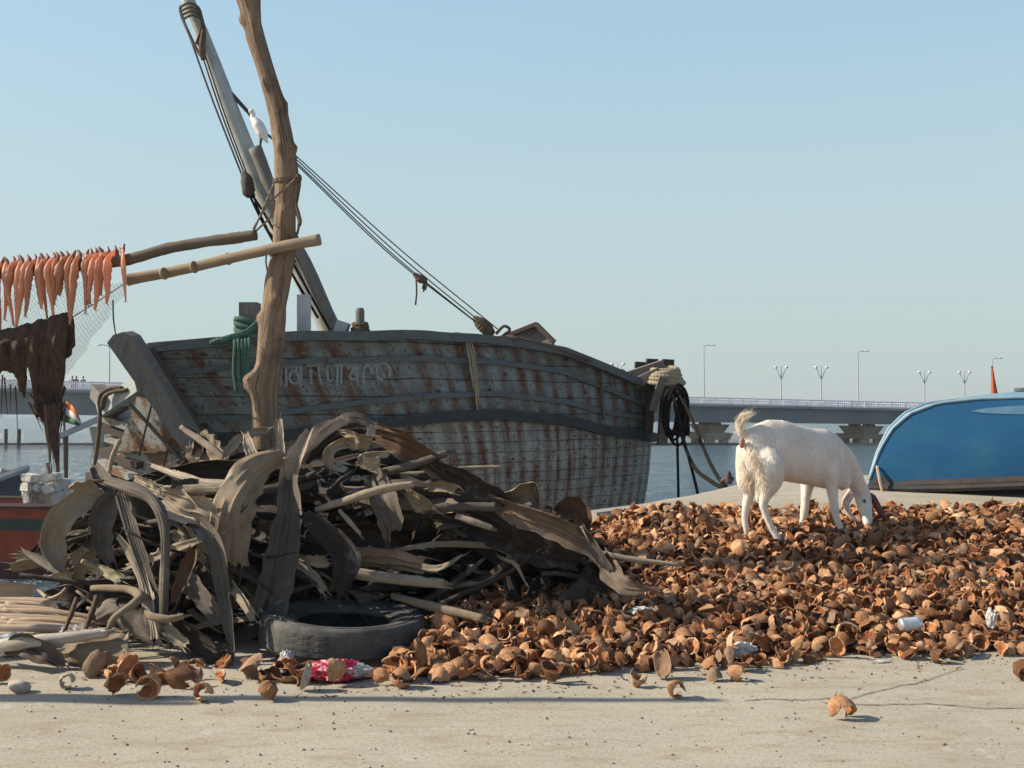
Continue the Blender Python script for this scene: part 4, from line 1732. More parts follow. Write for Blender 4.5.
# fish
def fish_mat():
    m = NT('drying_fish')
    uv = m.coords('UV')
    ob = m.coords('Object')
    inf = m.n('ShaderNodeObjectInfo')
    n = m.noise(ob, 18, 5, .65)
    n2 = m.noise(m.mapping(uv, (7, 9, 1)), 2, 4, .6)
    c = m.mix(m.ramp(n, [(.35, 0.0), (.65, 1.0)]), (.9, .57, .39), (.84, .46, .3))
    c = m.mix(m.ramp(n2, [(.55, 0.0), (.75, .6)]), c, (.85, .62, .45))
    tm = m.ramp(inf.outputs['Random'], [(0, (.75, .62, .55)), (.5, (.95, .95, .9)), (1, (1.1, .95, .9))])
    c = m.mix(1.0, c, tm, 'MULTIPLY')
    m.fin(c, .5, m.bump(n2, .5, .006), .4)
    tr = m.n('ShaderNodeBsdfTranslucent')
    m.link(c, tr.inputs['Color'])
    mx = m.n('ShaderNodeMixShader')
    mx.inputs[0].default_value = .5
    m.link(m.b.outputs[0], mx.inputs[1])
    m.link(tr.outputs[0], mx.inputs[2])
    m.link(mx.outputs[0], m.out.inputs['Surface'])
    return m.mat


M['fish'] = fish_mat()
M['fish_head'] = simple('fish_head', (.3, .14, .1), (.18, .1, .08), 30, .6)


def fish_variant(seed, L, wid, bend):
    r = random.Random(seed)
    body = MB()
    pr = .041
    pts = [V((-.004, .055, -.02)), V((0, .05, .03)), V((0, 0, pr + .014)), V((0, -pr - .014, .005)), V((0, -.058, -.06)), V((bend * .3, -.058, -.35 * L)), V((bend * .7, -.055 + .01, -.7 * L)), V((bend, -.045, -L))]
    body.tube(pts, [.011, .014, .016, .02, wid, wid * 1.15, wid * .85, wid * .6, .01], 10, n=34, jit=.3, flat=.5, flatdir=V((1, 0, 0)))
    jaw = MB()
    jaw.tube([V((0, .01, .05)), V((.004, .012, .075)), V((.012 * r.choice((-1, 1)), .02, .105))], [.014, .012, .005], 7, n=7)
    jaw.tube([V((0, .03, .04)), V((-.01, .05, .07)), V((-.02, .06, .085))], [.012, .009, .004], 7, n=6)
    for s in (-1, 1):
        e = V((bend, -.045, -L + .01))
        body.add([e, e + V((s * .02, .004, -.05)), e + V((s * .006, -.004, -.03)), e + V((s * .004, .006, .0))], [(0, 1, 2), (0, 3, 1), (0, 2, 3), (1, 3, 2)], 0, [(0, 1)] * 4)
    return body.mesh('fish_body', V((0, 0, 0)), True), jaw.mesh('fish_jaw', V((0, 0, 0)), True)


fv = [fish_variant(i, 1, w_, b) for i, (w_, b) in enumerate(((.029, .012), (.033, -.025), (.027, .03), (.036, -.01), (.024, .0)))]
for a, b in fv:
    a.materials.append(M['fish'])
    b.materials.append(M['fish_head'])
FISH = [(1, 334), (6, 327), (12, 321), (17, 306), (20.5, 327), (27, 332), (34, 318), (38.5, 304), (42, 319), (46, 310), (52.5, 316), (57, 306), (62, 300), (66, 296), (71, 318), (78, 326), (85.5, 315), (90.5, 305), (94, 306), (98, 302), (101, 296), (106, 311), (114, 305), (123, 302), (-6, 330), (-14, 322), (-22, 334), (-32, 318), (-40, 330), (-52, 322)]
upw = [at(*p) for p in UPP]
sp = smooth_path(upw, 900)
FGR = 'fish hanging from the upper drying pole'
rr = random.Random(3)
for k, (px, ybot) in enumerate(FISH):
    p = min(sp, key=lambda q: abs(proj(q)[0] - px))
    y0 = proj(p)[1]
    L = max(.16, (ybot - y0) / F * p.y)
    a, b = fv[(k * 2 + k // 5) % 5]
    body = bpy.data.objects.new('drying_fish', a)
    COL.objects.link(body)
    body.location = p
    body.scale = (1.0 + rr.uniform(-.1, .4), 1, 1)
    body.rotation_euler = (rr.uniform(-.06, .04), rr.uniform(-.06, .06), rr.uniform(-.4, .4))
    # stretch below the pole only: own mesh with scaled length
    me = a.copy()
    for v in me.vertices:
        if v.co.z < -.02:
            v.co.z = -.02 + (v.co.z + .02) * (L - .02) / .98
    body.data = me
    j = bpy.data.objects.new('jaw', b)
    COL.objects.link(j)
    j.parent = body
    lab = 'slender orange pink fish draped over the upper drying pole'
    if px == 123:
        lab = 'orange fish at the right end of the row, nearest the trunk post'
    elif px == 114:
        lab = 'plump bright orange fish, second from the right end of the row'
    elif px == 78:
        lab = 'longest fish of the right half of the row, hanging lowest there'
    tag(body, lab, 'fish', FGR)

# ------------------------------------------------------------------ brown net bundle and fine netting
M['brown_net'] = simple('brown_net', (.14, .08, .045), (.055, .035, .024), 22, .95, 1.0, .012, stretch=(3, 3, .6))
nb0 = at(40, 345, 6.6)
mb = MB()
cordp = [(-120, 372), (-40, 352), (0, 339), (30, 331), (60, 324), (71, 318), (100, 300), (128, 281)]
cord = [at(px, py, 6.6 + .05 * i if i < 5 else 6.8 + .07 * (i - 5)) for i, (px, py) in enumerate(cordp)]
mb.tube(cord, .0035, 6, n=40)
tag(mb.build('cord', M['twine'], origin=nb0), 'thin cord sloping from the left edge up to the lower bamboo pole', 'cord')
nbt = thing('net_bundle', 'dark brown fishing net bundle draped over a cord below the hanging fish', 'fishing net', nb0)
csp = smooth_path(cord, 300)
rr = random.Random(21)
mb = MB()
hang = [(-80, 400), (-66, 392), (-52, 402), (-38, 398), (-26, 388), (-14, 380), (-4, 374), (3, 376), (9, 372), (14, 374), (19, 378), (23, 392), (27, 398), (32.5, 362), (40, 417), (44, 421), (48, 424), (52, 420), (56, 412), (59, 404), (63, 400), (66, 396), (69, 380)]
for k, (px, yb) in enumerate(hang):
    p = min(csp, key=lambda q: abs(proj(q)[0] - px))
    L = (yb - proj(p)[1]) / F * p.y
    r0 = .017 + .019 * rr.random()
    sh = lerp(0, (47 - px) / F * p.y * .55, sstep(20, 75, px)) if px > 14 else 0
    if px > 58:
        sh *= .2
    mb.tube([p + V((0, .05, -L * .45)), p + V((0, .045, -.05)), p + V((0, 0, .03)), p + V((0, -.05, -.05)), p + V((sh * .3, -.06 - .02 * (k % 3), -L * .35)), p + V((sh * .75, -.05, -L * .7)), p + V((sh, -.04, -L))],
            [.02, r0, r0 * 1.15, r0 * 1.1, r0 * 1.05, r0 * .8, .008], 8, n=26, jit=.35)
net = mb.build('bundle', M['brown_net'], nbt)
fuse(net, .009, 1)
mb = MB()
for k in range(60):
    px = rr.uniform(28, 66)
    p = min(csp, key=lambda q: abs(proj(q)[0] - px))
    y0 = rr.uniform(385, 410)
    y1 = rr.uniform(425, 475) if 42 < px < 62 else rr.uniform(400, 432)
    xe = lerp(px, 56, .6) + rr.uniform(-3, 3)
    a = at(px, y0, p.y - rr.uniform(0, .07))
    b = at(xe, y1, p.y - .03)
    mb.tube([a, a.lerp(b, .5) + V((rr.uniform(-.015, .015), 0, 0)), b], [.006, .004, .0015], 5, n=7)
for k in range(9):
    px = 47 + k * 1.3
    mb.tube([at(px, 405, 6.62), at(lerp(px, 54, .5), 440, 6.6), at(55 + k * .5, 468 - 3 * abs(k - 4), 6.6)], [.02, .013, .003], 6, n=12, jit=.4)
for k in range(26):
    px = rr.uniform(-60, 34)
    y0 = rr.uniform(370, 392)
    mb.tube([at(px, y0, 6.58), at(px + rr.uniform(-2, 4), y0 + rr.uniform(15, 45), 6.58)], [.005, .0015], 5, n=5, jit=.3)
mb.build('trailing_strand', M['brown_net'], nbt)
# fine transparent-looking netting, real threads
M['thread'] = simple('net_thread', (.2, .17, .14), (.15, .13, .11), rough=.8)
mb = MB()
rr = random.Random(9)


def npt(u, v):
    x = lerp(-70, lerp(150, 100, v), u)
    y = lerp(lerp(308, 274, min(1, u * 1.1)), lerp(420, 372, u), v) + 7 * math.sin(u * 9 + v * 3)
    return at(x, y, 6.95 + .06 * math.sin(u * 14 + v * 5))


NN = 58
for k in range(-NN, NN):
    for sg in (1, -1):
        pts = []
        for i in range(25):
            v = i / 24
            u = (k / NN + sg * v * .42) + (0 if sg > 0 else .42)
            u += .006 * mnoise.noise(V((k * .7, v * 6, sg)))
            if 0 <= u <= 1 and not (u > .93 - .1 * v + .05 * mnoise.noise(V((v * 9, 1, 1)))):
                pts.append(npt(u, v))
        if len(pts) > 3:
            mb.tube(pts, .0009, 3, caps=False)
tag(mb.build('fine_net', M['thread'], origin=at(60, 330, 6.95)), 'fine pale netting hanging behind the fish from the lower bamboo pole', 'fishing net')
mb = MB()
mb.tube([at(113, 300, 6.75), at(113.5, 318, 6.75), at(115, 330, 7.4), at(116, 336, 9)], .005, 5, n=14)
tag(mb.build('wire', M['wire'], origin=at(114, 318, 6.75)), 'thin bent wire dangling below the plump fish above the leaning bow plank', 'wire')

# ------------------------------------------------------------------ palm heap
def frond(path, width, trough=.25, roll=0, roll2=None, prof=(.55, 1, 1, .8, .35), th=.008, fib=True, n=18, nx=7, seed=0, rag=.12, smooth=True, mb=None, wave=.0, split=1):
    r = random.Random(seed)
    pts = smooth_path(path, n)
    mb = mb or MB()
    roll2 = roll if roll2 is None else roll2
    N = len(pts)
    top, bot, uvt = [], [], []
    cut = [r.uniform(-.8, .8) for _ in range(split - 1)]
    seg_off = [r.uniform(-1, 1) for _ in range(split)]
    seg_len = [r.uniform(.0, .3) for _ in range(split)]
    rib = r.uniform(5, 9)
    L = 0
    ps = None
    sdd = seed * 3.7
    for i, p in enumerate(pts):
        a, b = pts[max(0, i - 1)], pts[min(N - 1, i + 1)]
        T = (b - a).normalized()
        vd = (p - CAM).normalized()
        s = T.cross(vd)
        if s.length < .15 and ps is not None:
            s = ps - T * ps.dot(T)
        s.normalize()
        if ps is not None and s.dot(ps) < 0:
            s = -s
        ps = s.copy()
        t = i / (N - 1)
        q = Quaternion(T, R(lerp(roll, roll2, t)))
        s2 = q @ s
        nn = s2.cross(T)
        if i:
            L += (pts[i] - pts[i - 1]).length
        w_ = width * tri(list(prof), t)
        for j in range(nx):
            u = -1 + 2 * j / (nx - 1)
            ed = 1 + (rag * mnoise.noise(V((sdd, t * 9, u * 1.5))) if abs(u) > .9 else 0)
            off = s2 * u * w_ / 2 * ed + nn * (u * u - .33) * trough * w_ + nn * wave * w_ * mnoise.noise(V((sdd, t * 5, u * 1.2)))
            sg = sum(1 for c_ in cut if u > c_)
            op = max(0, abs(2 * t - 1) - .25) ** 1.6
            off += (nn * seg_off[sg] * .3 + s2 * seg_off[sg] * .12) * w_ * op * (split > 1) - T * (w_ * 1.4 * seg_len[sg] * max(0, 2 * t - 1) ** 2)
            off += nn * .035 * w_ * math.sin(u * rib * 2 + sdd)
            jit = T * (width * .5 * rag * 2 * mnoise.noise(V((u * 3, sdd, 7))) if i in (0, N - 1) else 0)
            top.append(p + off + jit)
            bot.append(p + off + jit - nn * th * (1.6 - abs(u)))
            uvt.append((j / (nx - 1) * width * 6, L * 3))
    fs = []
    o = N * nx
    for i in range(N - 1):
        for j in range(nx - 1):
            k = i * nx + j
            fs.append((k, k + 1, k + nx + 1, k + nx))
            fs.append((o + k, o + k + nx, o + k + nx + 1, o + k + 1))
        k = i * nx
        fs.append((k, k + nx, o + k + nx, o + k))
        k = i * nx + nx - 1
        fs.append((k, o + k, o + k + nx, k + nx))
    for i in (0, N - 1):
        for j in range(nx - 1):
            k = i * nx + j
            fs.append((k, o + k, o + k + 1, k + 1))
    vs_, uv_ = top + bot, uvt + uvt
    if fib:                                  # torn fibres at both ends and along the edges
        for q in range(9):
            e = r.random()
            if e < .7:
                i = 0 if e < .3 else N - 1
                j = r.randrange(nx)
                d_ = (pts[i] - pts[1 if i == 0 else N - 2]).normalized()
            else:
                i = r.randrange(N - 2) + 1
                j = 0 if r.random() < .5 else nx - 1
                d_ = ((pts[i + 1] - pts[i]).normalized() + V((r.uniform(-.4, .4), r.uniform(-.4, .4), r.uniform(-.4, .4)))).normalized()
            a = top[i * nx + j]
            d_ = (d_ + V((r.uniform(-.3, .3), r.uniform(-.3, .3), r.uniform(-.3, .3)))) * r.uniform(.03, .03 + width * .7)
            s_ = d_.orthogonal().normalized() * r.uniform(.002, .007)
            z_ = len(vs_)
            vs_ += [a - s_ - d_ * .2, a + s_ - d_ * .2, a + d_]
            uv_ += [uvt[i * nx + j]] * 3
            fs.append((z_, z_ + 1, z_ + 2))
    mb.add(vs_, fs, 0, uv_)
    return mb


LIT, TAN, GREY, DRK, BRN = (.42, .355, .265), (.31, .245, .165), (.15, .13, .105), (.045, .036, .029), (.14, .08, .045)  # LIT and DRK put sun and shade into the leaf tint
PG = 'dried palm leaf bases in the heap'
WS = .88
# (label, category, width, trough, roll, roll2, profile, colour, [(px, py, depth)...])
HEAP = [
 ('broad pale palm sheath curled into a hoop at the left end of the heap', .15, .5, 25, -40, (.5, 1, 1, .9, .6), LIT, [(104, 503, 5.95), (84, 502, 5.9), (62, 516, 5.85), (51, 540, 5.85), (56, 560, 5.85), (66, 572, 5.9)]),
 ('small torn tan flake inside the hooped sheath at the left end', .09, .2, 10, 40, (.5, 1, .9, .4), TAN, [(74, 582, 5.82), (84, 562, 5.82), (97, 545, 5.85)]),
 ('wide mottled sheath scrap crossing the foot of the hooped sheath', .12, .3, 30, 0, (.7, 1, .6), LIT, [(70, 560, 5.9), (84, 556, 5.9), (94, 570, 5.85)]),
 ('dark bent leaf base with a striped sunlit patch right of the hoop', .14, .4, 20, -10, (.5, 1, 1, .8, .3), GREY, [(118, 494, 5.8), (105, 512, 5.75), (102, 540, 5.72), (112, 566, 5.72)]),
 ('straight grey blade standing steeply left of the arching ribbon', .085, .25, 25, 35, (1, 1, .9, .7), GREY, [(122, 494, 5.75), (132, 526, 5.68), (147, 572, 5.6), (164, 620, 5.5)]),
 ('straight bright sunlit blade just left of the steep grey one', .075, .2, 40, 20, (.5, .9, 1, .9), LIT, [(118, 536, 5.7), (133, 556, 5.66), (144, 582, 5.6), (151, 618, 5.5), (153, 640, 5.45)]),
 ('long twisted ribbon arching over and hanging down in front of the heap', .075, .35, -10, 15, (.8, 1, .9, .8, .7, .5), GREY, [(106, 480, 5.75), (128, 487, 5.65), (150, 497, 5.58), (161, 513, 5.52), (165, 537, 5.5), (164, 585, 5.48), (163, 634, 5.46)]),
 ('long grey ribbon bending down to the concrete with bright edges', .095, .45, 0, 10, (.9, 1, 1, .85, .7, .35), GREY, [(182, 517, 5.7), (203, 526, 5.6), (216, 550, 5.52), (222, 585, 5.48), (228, 622, 5.43), (233, 658, 5.4)]),
 ('folded pale sheath with wavy edges above the long grey ribbon', .17, .4, 30, -30, (.6, 1, 1, .7), LIT, [(166, 494, 5.78), (182, 506, 5.7), (202, 514, 5.66), (216, 536, 5.66)]),
 ('largest broad tan sheath sweeping down in front of the trunk post', .27, .28, -18, 8, (.3, .75, 1, 1, .8), TAN, [(284, 456, 5.9), (258, 470, 5.8), (237, 498, 5.7), (229, 530, 5.66), (229, 572, 5.66)]),
 ('tall dark sheath standing upright left of the tyre', .2, .4, 5, -15, (.5, .7, 1, 1, 1), (.15, .128, .105), [(290, 478, 5.95), (288, 515, 5.85), (277, 570, 5.75), (262, 628, 5.62)]),
 ('thin frayed upright blade at the foot of the trunk post', .05, .3, 15, 15, (.8, 1, 1, .7), LIT, [(279, 420, 6.2), (281, 446, 6.15), (284, 474, 6.1)]),
 ('tall folded pale leaf base pointing up right of the trunk post', .12, .5, 35, 10, (.45, .7, 1, .9, .5), LIT, [(311, 430, 6.15), (300, 450, 6.05), (290, 480, 5.98), (281, 510, 5.9)]),
 ('short split stub poking up left of the trunk post', .075, .3, 20, 0, (.5, 1, 1), LIT, [(246, 434, 6.2), (250, 447, 6.15), (257, 466, 6.1)]),
 ('slim pale leaf arching left from the foot of the trunk post', .065, .4, -20, 30, (.7, 1, 1, .7), LIT, [(268, 430, 6.35), (250, 434, 6.3), (236, 443, 6.25), (227, 458, 6.25)]),
 ('wide tan leaf panel beneath the fibrous stick by the boat bow', .24, .2, 20, 25, (.7, 1, 1, .8), TAN, [(199, 440, 6.5), (208, 458, 6.4), (222, 484, 6.3)]),
 ('curled brown leaf rim left of the tan leaf panel', .06, .6, 10, 40, (.4, 1, .8), BRN, [(181, 426, 6.5), (197, 436, 6.48), (199, 455, 6.45), (186, 464, 6.45), (176, 466, 6.45)]),
 ('topmost of three pale blades lying level left of the broad tan sheath', .055, .3, 30, 30, (.5, 1, 1, 1), LIT, [(152, 466, 6.3), (182, 478, 6.1), (208, 484, 6.0), (240, 484, 5.95)]),
 ('middle of three pale blades lying level left of the broad tan sheath', .06, .2, 25, 25, (.6, 1, 1, 1), LIT, [(154, 491, 6.1), (185, 490, 6.0), (236, 491, 5.92)]),
 ('lowest of three pale blades lying level left of the broad tan sheath', .07, .4, 0, 0, (.6, 1, 1, .8), LIT, [(182, 508, 5.98), (204, 505, 5.93), (230, 502, 5.9)]),
 ('dark leaf arching over the top of the heap right of the post', .2, .4, 15, -20, (.4, 1, 1, .6), DRK, [(304, 462, 6.3), (325, 440, 6.3), (352, 426, 6.3), (384, 432, 6.3)]),
 ('pale rimmed curl under the dark arching leaf at the heap top', .06, .7, 30, 0, (.4, 1, 1, .6), LIT, [(336, 472, 6.1), (326, 462, 6.08), (331, 448, 6.08), (350, 442, 6.1), (366, 449, 6.1)]),
 ('light brown torn leaf piece lying on top of the heap', .11, .3, 30, 45, (.6, 1, 1, .7), TAN, [(345, 434, 6.1), (358, 439, 6.05), (374, 440, 6.05)]),
 ('small bright upright scrap on the crest of the heap', .05, .1, 0, 10, (.8, 1, .8), LIT, [(368, 440, 6.05), (373, 426, 6.1)]),
 ('large brown leaf sloping down right from the crest of the heap', .17, .3, 25, 30, (.6, 1, 1, .8), BRN, [(376, 432, 6.15), (400, 442, 6.1), (424, 456, 6.1), (445, 478, 6.1)]),
 ('small bright leaf tongue below the brown torn piece', .06, .3, 40, 20, (.4, 1, .5), LIT, [(358, 462, 6.0), (366, 456, 5.98), (390, 453, 6.0)]),
 ('bright torn square of leaf left of the small bright tongue', .09, .2, 20, 20, (.9, 1, 1), LIT, [(362, 462, 5.97), (380, 464, 5.97)]),
 ('small sunlit leaf panel in the middle of the dark side', .12, .3, 20, 40, (.5, 1, .9), TAN, [(408, 492, 5.95), (420, 501, 5.92), (432, 509, 5.95)]),
 ('grey upright sheath in the shaded middle of the heap', .17, .4, 10, -15, (.7, 1, 1, .7), GREY, [(372, 472, 6.05), (380, 492, 5.95), (388, 516, 5.9), (392, 540, 5.9)]),
 ('warm brown stalk end half in shade near the right shoulder', .055, .5, 0, 0, (1, 1, 1), TAN, [(430, 486, 5.98), (446, 487, 5.95), (458, 490, 5.95)]),
 ('long dark leaf running down the right shoulder of the heap', .2, .3, 30, 10, (.5, 1, 1, .6), DRK, [(428, 462, 6.1), (458, 480, 6.05), (492, 502, 6.05), (520, 520, 6.05)]),
 ('pointed tan leaf corner sticking up at the right end of the heap', .16, .35, 35, 60, (.4, 1, .9, .5), TAN, [(499, 500, 6.1), (518, 493, 6.05), (534, 486, 6.05), (540, 508, 6.05)]),
 ('long broad leaf lying along the right end of the heap', .17, .25, 35, 20, (.6, 1, 1, .9, .3), (.22, .165, .115), [(490, 500, 6.05), (520, 514, 5.98), (552, 524, 5.95), (580, 540, 5.92), (604, 566, 5.9)]),
 ('brown curled flap standing up at the far right of the heap', .13, .5, 20, -30, (.6, 1, 1, .7), BRN, [(556, 514, 6.1), (570, 507, 6.08), (580, 514, 6.05), (581, 534, 6.05)]),
 ('dark strip dropping diagonally onto the husks at the far right', .06, .3, 20, 20, (.8, 1, 1, .6), GREY, [(580, 526, 5.9), (596, 550, 5.88), (612, 572, 5.85)]),
 ('wide grey brown leaf sheet slumped on the husks at the right toe', .14, .3, 10, 30, (.6, 1, .8, .25), (.22, .165, .12), [(600, 556, 5.95), (612, 572, 5.85), (628, 586, 5.78), (650, 590, 5.75)]),
 ('broad shaded leaf under the long one at the right end', .3, .2, 20, 30, (.8, 1, 1, .8), DRK, [(470, 520, 6.15), (510, 532, 6.1), (550, 545, 6.08), (590, 560, 6.05)]),
 ('small lit leaf tip left of the round pale pole', .07, .3, 30, 30, (.6, 1, 1), LIT, [(291, 556, 5.85), (308, 560, 5.82), (328, 560, 5.82)]),
 ('broad tan sheet lying flat above the round pale pole', .18, .15, 45, 40, (.7, 1, 1, .7), TAN, [(350, 560, 5.95), (380, 560, 5.9), (426, 566, 5.9)]),
 ('dark bowed blade in front of the shaded middle', .15, .4, -25, 20, (.5, 1, 1, .7), DRK, [(303, 515, 5.8), (330, 540, 5.75), (348, 562, 5.72), (338, 598, 5.7)]),
 ('slanting sunlit strip behind the dark bowed blade', .06, .3, 20, 20, (.8, 1, .8), LIT, [(294, 560, 5.85), (312, 574, 5.8), (328, 592, 5.78)]),
 ('short pale plank leaning left of the tyre, upper one', .055, .2, 30, 30, (1, 1, .9), LIT, [(227, 580, 5.7), (240, 596, 5.62), (256, 618, 5.52)]),
 ('short pale plank leaning left of the tyre, lower one', .05, .2, 30, 30, (1, 1, .9), LIT, [(243, 590, 5.75), (252, 602, 5.7), (262, 614, 5.65)]),
 ('dark slanting leaf base between the ribbon and the leaning blades', .12, .3, 10, 20, (.8, 1, .9), GREY, [(180, 570, 5.7), (197, 590, 5.6), (220, 618, 5.5)]),
 ('dark triangular sheath lying low behind the long grey ribbon', .17, .35, 30, 40, (.4, 1, 1, .6), DRK, [(150, 610, 5.62), (180, 628, 5.5), (210, 648, 5.42), (228, 654, 5.4)]),
 ('bright edged v shaped blade lying low near the concrete', .06, .6, 20, 10, (.6, 1, .9), LIT, [(163, 620, 5.48), (175, 634, 5.43), (188, 648, 5.38)]),
 ('curved grey leaf scoop behind the big barrel shaped sheath', .16, .45, 25, 0, (.5, 1, 1, .6), GREY, [(98, 618, 5.75), (116, 612, 5.65), (136, 624, 5.58), (158, 640, 5.5)]),
 ('dark hollow leaf mouth above the grey leaf scoop', .17, .5, 10, 10, (.7, 1, 1), DRK, [(92, 592, 5.85), (112, 600, 5.8), (132, 606, 5.78)]),
 ('fat barrel shaped tan sheath lying on the concrete at left', .27, .55, 0, 0, (.8, 1, 1, .9), TAN, [(73, 650, 5.42), (95, 652, 5.36), (120, 654, 5.34), (140, 655, 5.36)]),
 ('dark shrivelled sheath on the ground at the left edge', .13, .5, 30, -20, (.3, 1, 1, .4), (.13, .1, .085), [(4, 652, 5.4), (22, 645, 5.3), (44, 655, 5.25), (64, 668, 5.25)]),
 ('grey leaf tip pointing left over the muddy water', .055, .4, 20, 20, (.4, .9, 1), GREY, [(25, 551, 6.3), (42, 560, 6.2), (66, 573, 6.1)]),
 ('thin bright leaf tip pointing left under the hooped sheath', .04, .3, 30, 30, (.3, 1, 1), LIT, [(37, 577, 6.0), (52, 577, 5.95), (72, 570, 5.9)]),
 ('torn mottled sheath collar at the upper left of the heap', .17, .5, 0, 25, (.7, 1, 1, .7), (.34, .28, .22), [(76, 498, 6.1), (92, 490, 6.0), (112, 487, 5.95)]),
 ('short twisted grey stub near the upper left crest', .1, .5, 20, -20, (.5, 1, .8), GREY, [(96, 466, 6.1), (104, 482, 6.0), (112, 498, 5.9)]),
 ('fluffy fibrous leaf mat above the arching ribbon', .11, .3, 10, 30, (.6, 1, .8), LIT, [(134, 480, 6.0), (148, 486, 5.95), (160, 492, 5.9)]),
 ('pale trough shaped leaf with a dark shadow beside the big ribbon', .13, .3, 10, 20, (.6, 1, 1, .6), LIT, [(176, 530, 5.78), (196, 545, 5.72), (212, 562, 5.7)]),
 ('twisted brown blade near the middle foot of the left side', .09, .5, 20, 40, (.5, 1, .9, .5), BRN, [(196, 545, 5.6), (190, 565, 5.55), (180, 590, 5.52), (176, 606, 5.5)]),
 ('long olive blade leaning across the foot of the hooped sheath', .055, .3, 20, 20, (.7, 1, .9), (.36, .33, .2), [(93, 566, 5.8), (108, 572, 5.72), (124, 580, 5.68)]),
]
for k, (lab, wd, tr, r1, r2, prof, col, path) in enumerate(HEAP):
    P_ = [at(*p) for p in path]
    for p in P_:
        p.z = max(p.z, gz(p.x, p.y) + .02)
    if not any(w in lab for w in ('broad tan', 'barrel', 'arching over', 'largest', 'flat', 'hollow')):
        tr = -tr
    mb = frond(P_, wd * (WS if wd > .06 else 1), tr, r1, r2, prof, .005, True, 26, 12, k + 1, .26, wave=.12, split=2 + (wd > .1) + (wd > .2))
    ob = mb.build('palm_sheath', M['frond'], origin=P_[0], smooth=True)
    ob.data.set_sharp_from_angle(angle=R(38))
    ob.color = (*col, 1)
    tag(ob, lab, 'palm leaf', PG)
# fat barrel: close it underneath happens naturally by its deep trough
# sticks and stalks in the heap
STK2 = [
 ('frayed light stick slanting up across the dark middle of the heap', [(316, 510, 5.9), (345, 501, 5.85), (380, 490, 5.85), (414, 484, 5.88)], [.016, .022, .024, .018], LIT),
 ('dark stick with a pale frayed tip near the right shoulder', [(376, 474, 6.05), (410, 466, 6.05), (447, 453, 6.08)], [.025, .025, .02], GREY),
 ('thin straight stick reaching right over the hull of the boat', [(440, 472, 6.1), (470, 468, 6.1), (501, 466.5, 6.1)], [.014, .012, .007], LIT),
 ('round pale pole lying level above the tyre', [(352, 573, 5.8), (396, 579, 5.8), (444, 584, 5.8)], [.032, .03, .026], LIT),
 ('grey pole lying level near the right shoulder', [(432, 508, 6.0), (465, 507, 6.0), (496, 507, 6.0)], [.022, .026, .026], GREY),
 ('pale curved stick resting on the husks right of the tyre', [(392, 596, 5.85), (430, 606, 5.75), (484, 619, 5.6)], [.018, .026, .022], TAN),
 ('serrated leaf stem lying out over the husks', [(585, 550, 6.0), (630, 559, 5.95), (680, 565, 5.95)], [.018, .017, .01], LIT),
 ('short frayed stick end in the shade below the grey pole', [(456, 516, 5.95), (474, 522, 5.93), (492, 528, 5.93)], [.016, .02, .016], LIT),
 ('thin lit stick leaning in the dark, right one of a pair', [(339, 510, 5.85), (349, 521, 5.83), (360, 534, 5.8)], [.01, .014, .01], LIT),
 ('thin lit stick leaning in the dark, left one of a pair', [(322, 518, 5.85), (333, 529, 5.82), (347, 540, 5.8)], [.01, .015, .012], LIT),
 ('smooth whitish stalk lying level over the barrel shaped sheath', [(-20, 650, 5.35), (20, 643, 5.3), (60, 639, 5.3), (108, 632, 5.35)], [.03, .034, .03, .024], (.6, .56, .48)),
 ('knobbly root looping over the left foot of the heap', [(92, 588, 5.75), (126, 589, 5.62), (140, 597, 5.52), (128, 608, 5.45), (114, 618, 5.42), (108, 630, 5.42)], [.016, .02, .024, .02, .016, .014], TAN),
 ('curved pale root near the foot of the leaning blades', [(142, 609, 5.5), (152, 616, 5.42), (168, 619, 5.4), (184, 616, 5.42)], [.013, .02, .02, .015], TAN),
 ('fibrous stick lying along the top of the tan leaf panel', [(181, 427, 6.45), (200, 440, 6.4), (214, 450, 6.35), (228, 462, 6.3)], [.014, .022, .022, .014], LIT),
 ('thin brown twig standing in front of the stick bundle', [(77, 598, 5.6), (72, 612, 5.55), (65, 630, 5.5)], [.012, .014, .01], BRN),
 ('thin brown twig leaning right beside the stick bundle', [(97, 596, 5.6), (92, 612, 5.55), (84, 632, 5.5)], [.014, .016, .012], BRN),
 ('slender dark rib arching between the ribbon and the folded sheath', [(145, 523, 5.7), (165, 521, 5.65), (182, 528, 5.65), (192, 545, 5.65)], [.012, .014, .014, .01], GREY),
]
for k, (lab, path, rad, col) in enumerate(STK2):
    P_ = [at(*p) for p in path]
    for p in P_:
        p.z = max(p.z, gz(p.x, p.y) + .03)
    mb = MB()
    mb.tube(P_, rad, 8, n=26, jit=.22)
    rr = random.Random(k)
    for e in range(5):                 # frayed end
        a = P_[-1] + V((rr.uniform(-1, 1), rr.uniform(-1, 1), rr.uniform(-1, 1))) * rad[-1] * .6
        d_ = (P_[-1] - P_[-2]).normalized()
        mb.tube([a - d_ * .04, a + d_ * rr.uniform(.01, .05)], [rad[-1] * .4, rad[-1] * .12], 5)
    ob = mb.build('palm_stalk', M['frond'], origin=P_[0], smooth=True)
    ob.color = (*col, 1)
    tag(ob, lab, 'stick', 'stalks and sticks in the palm heap')

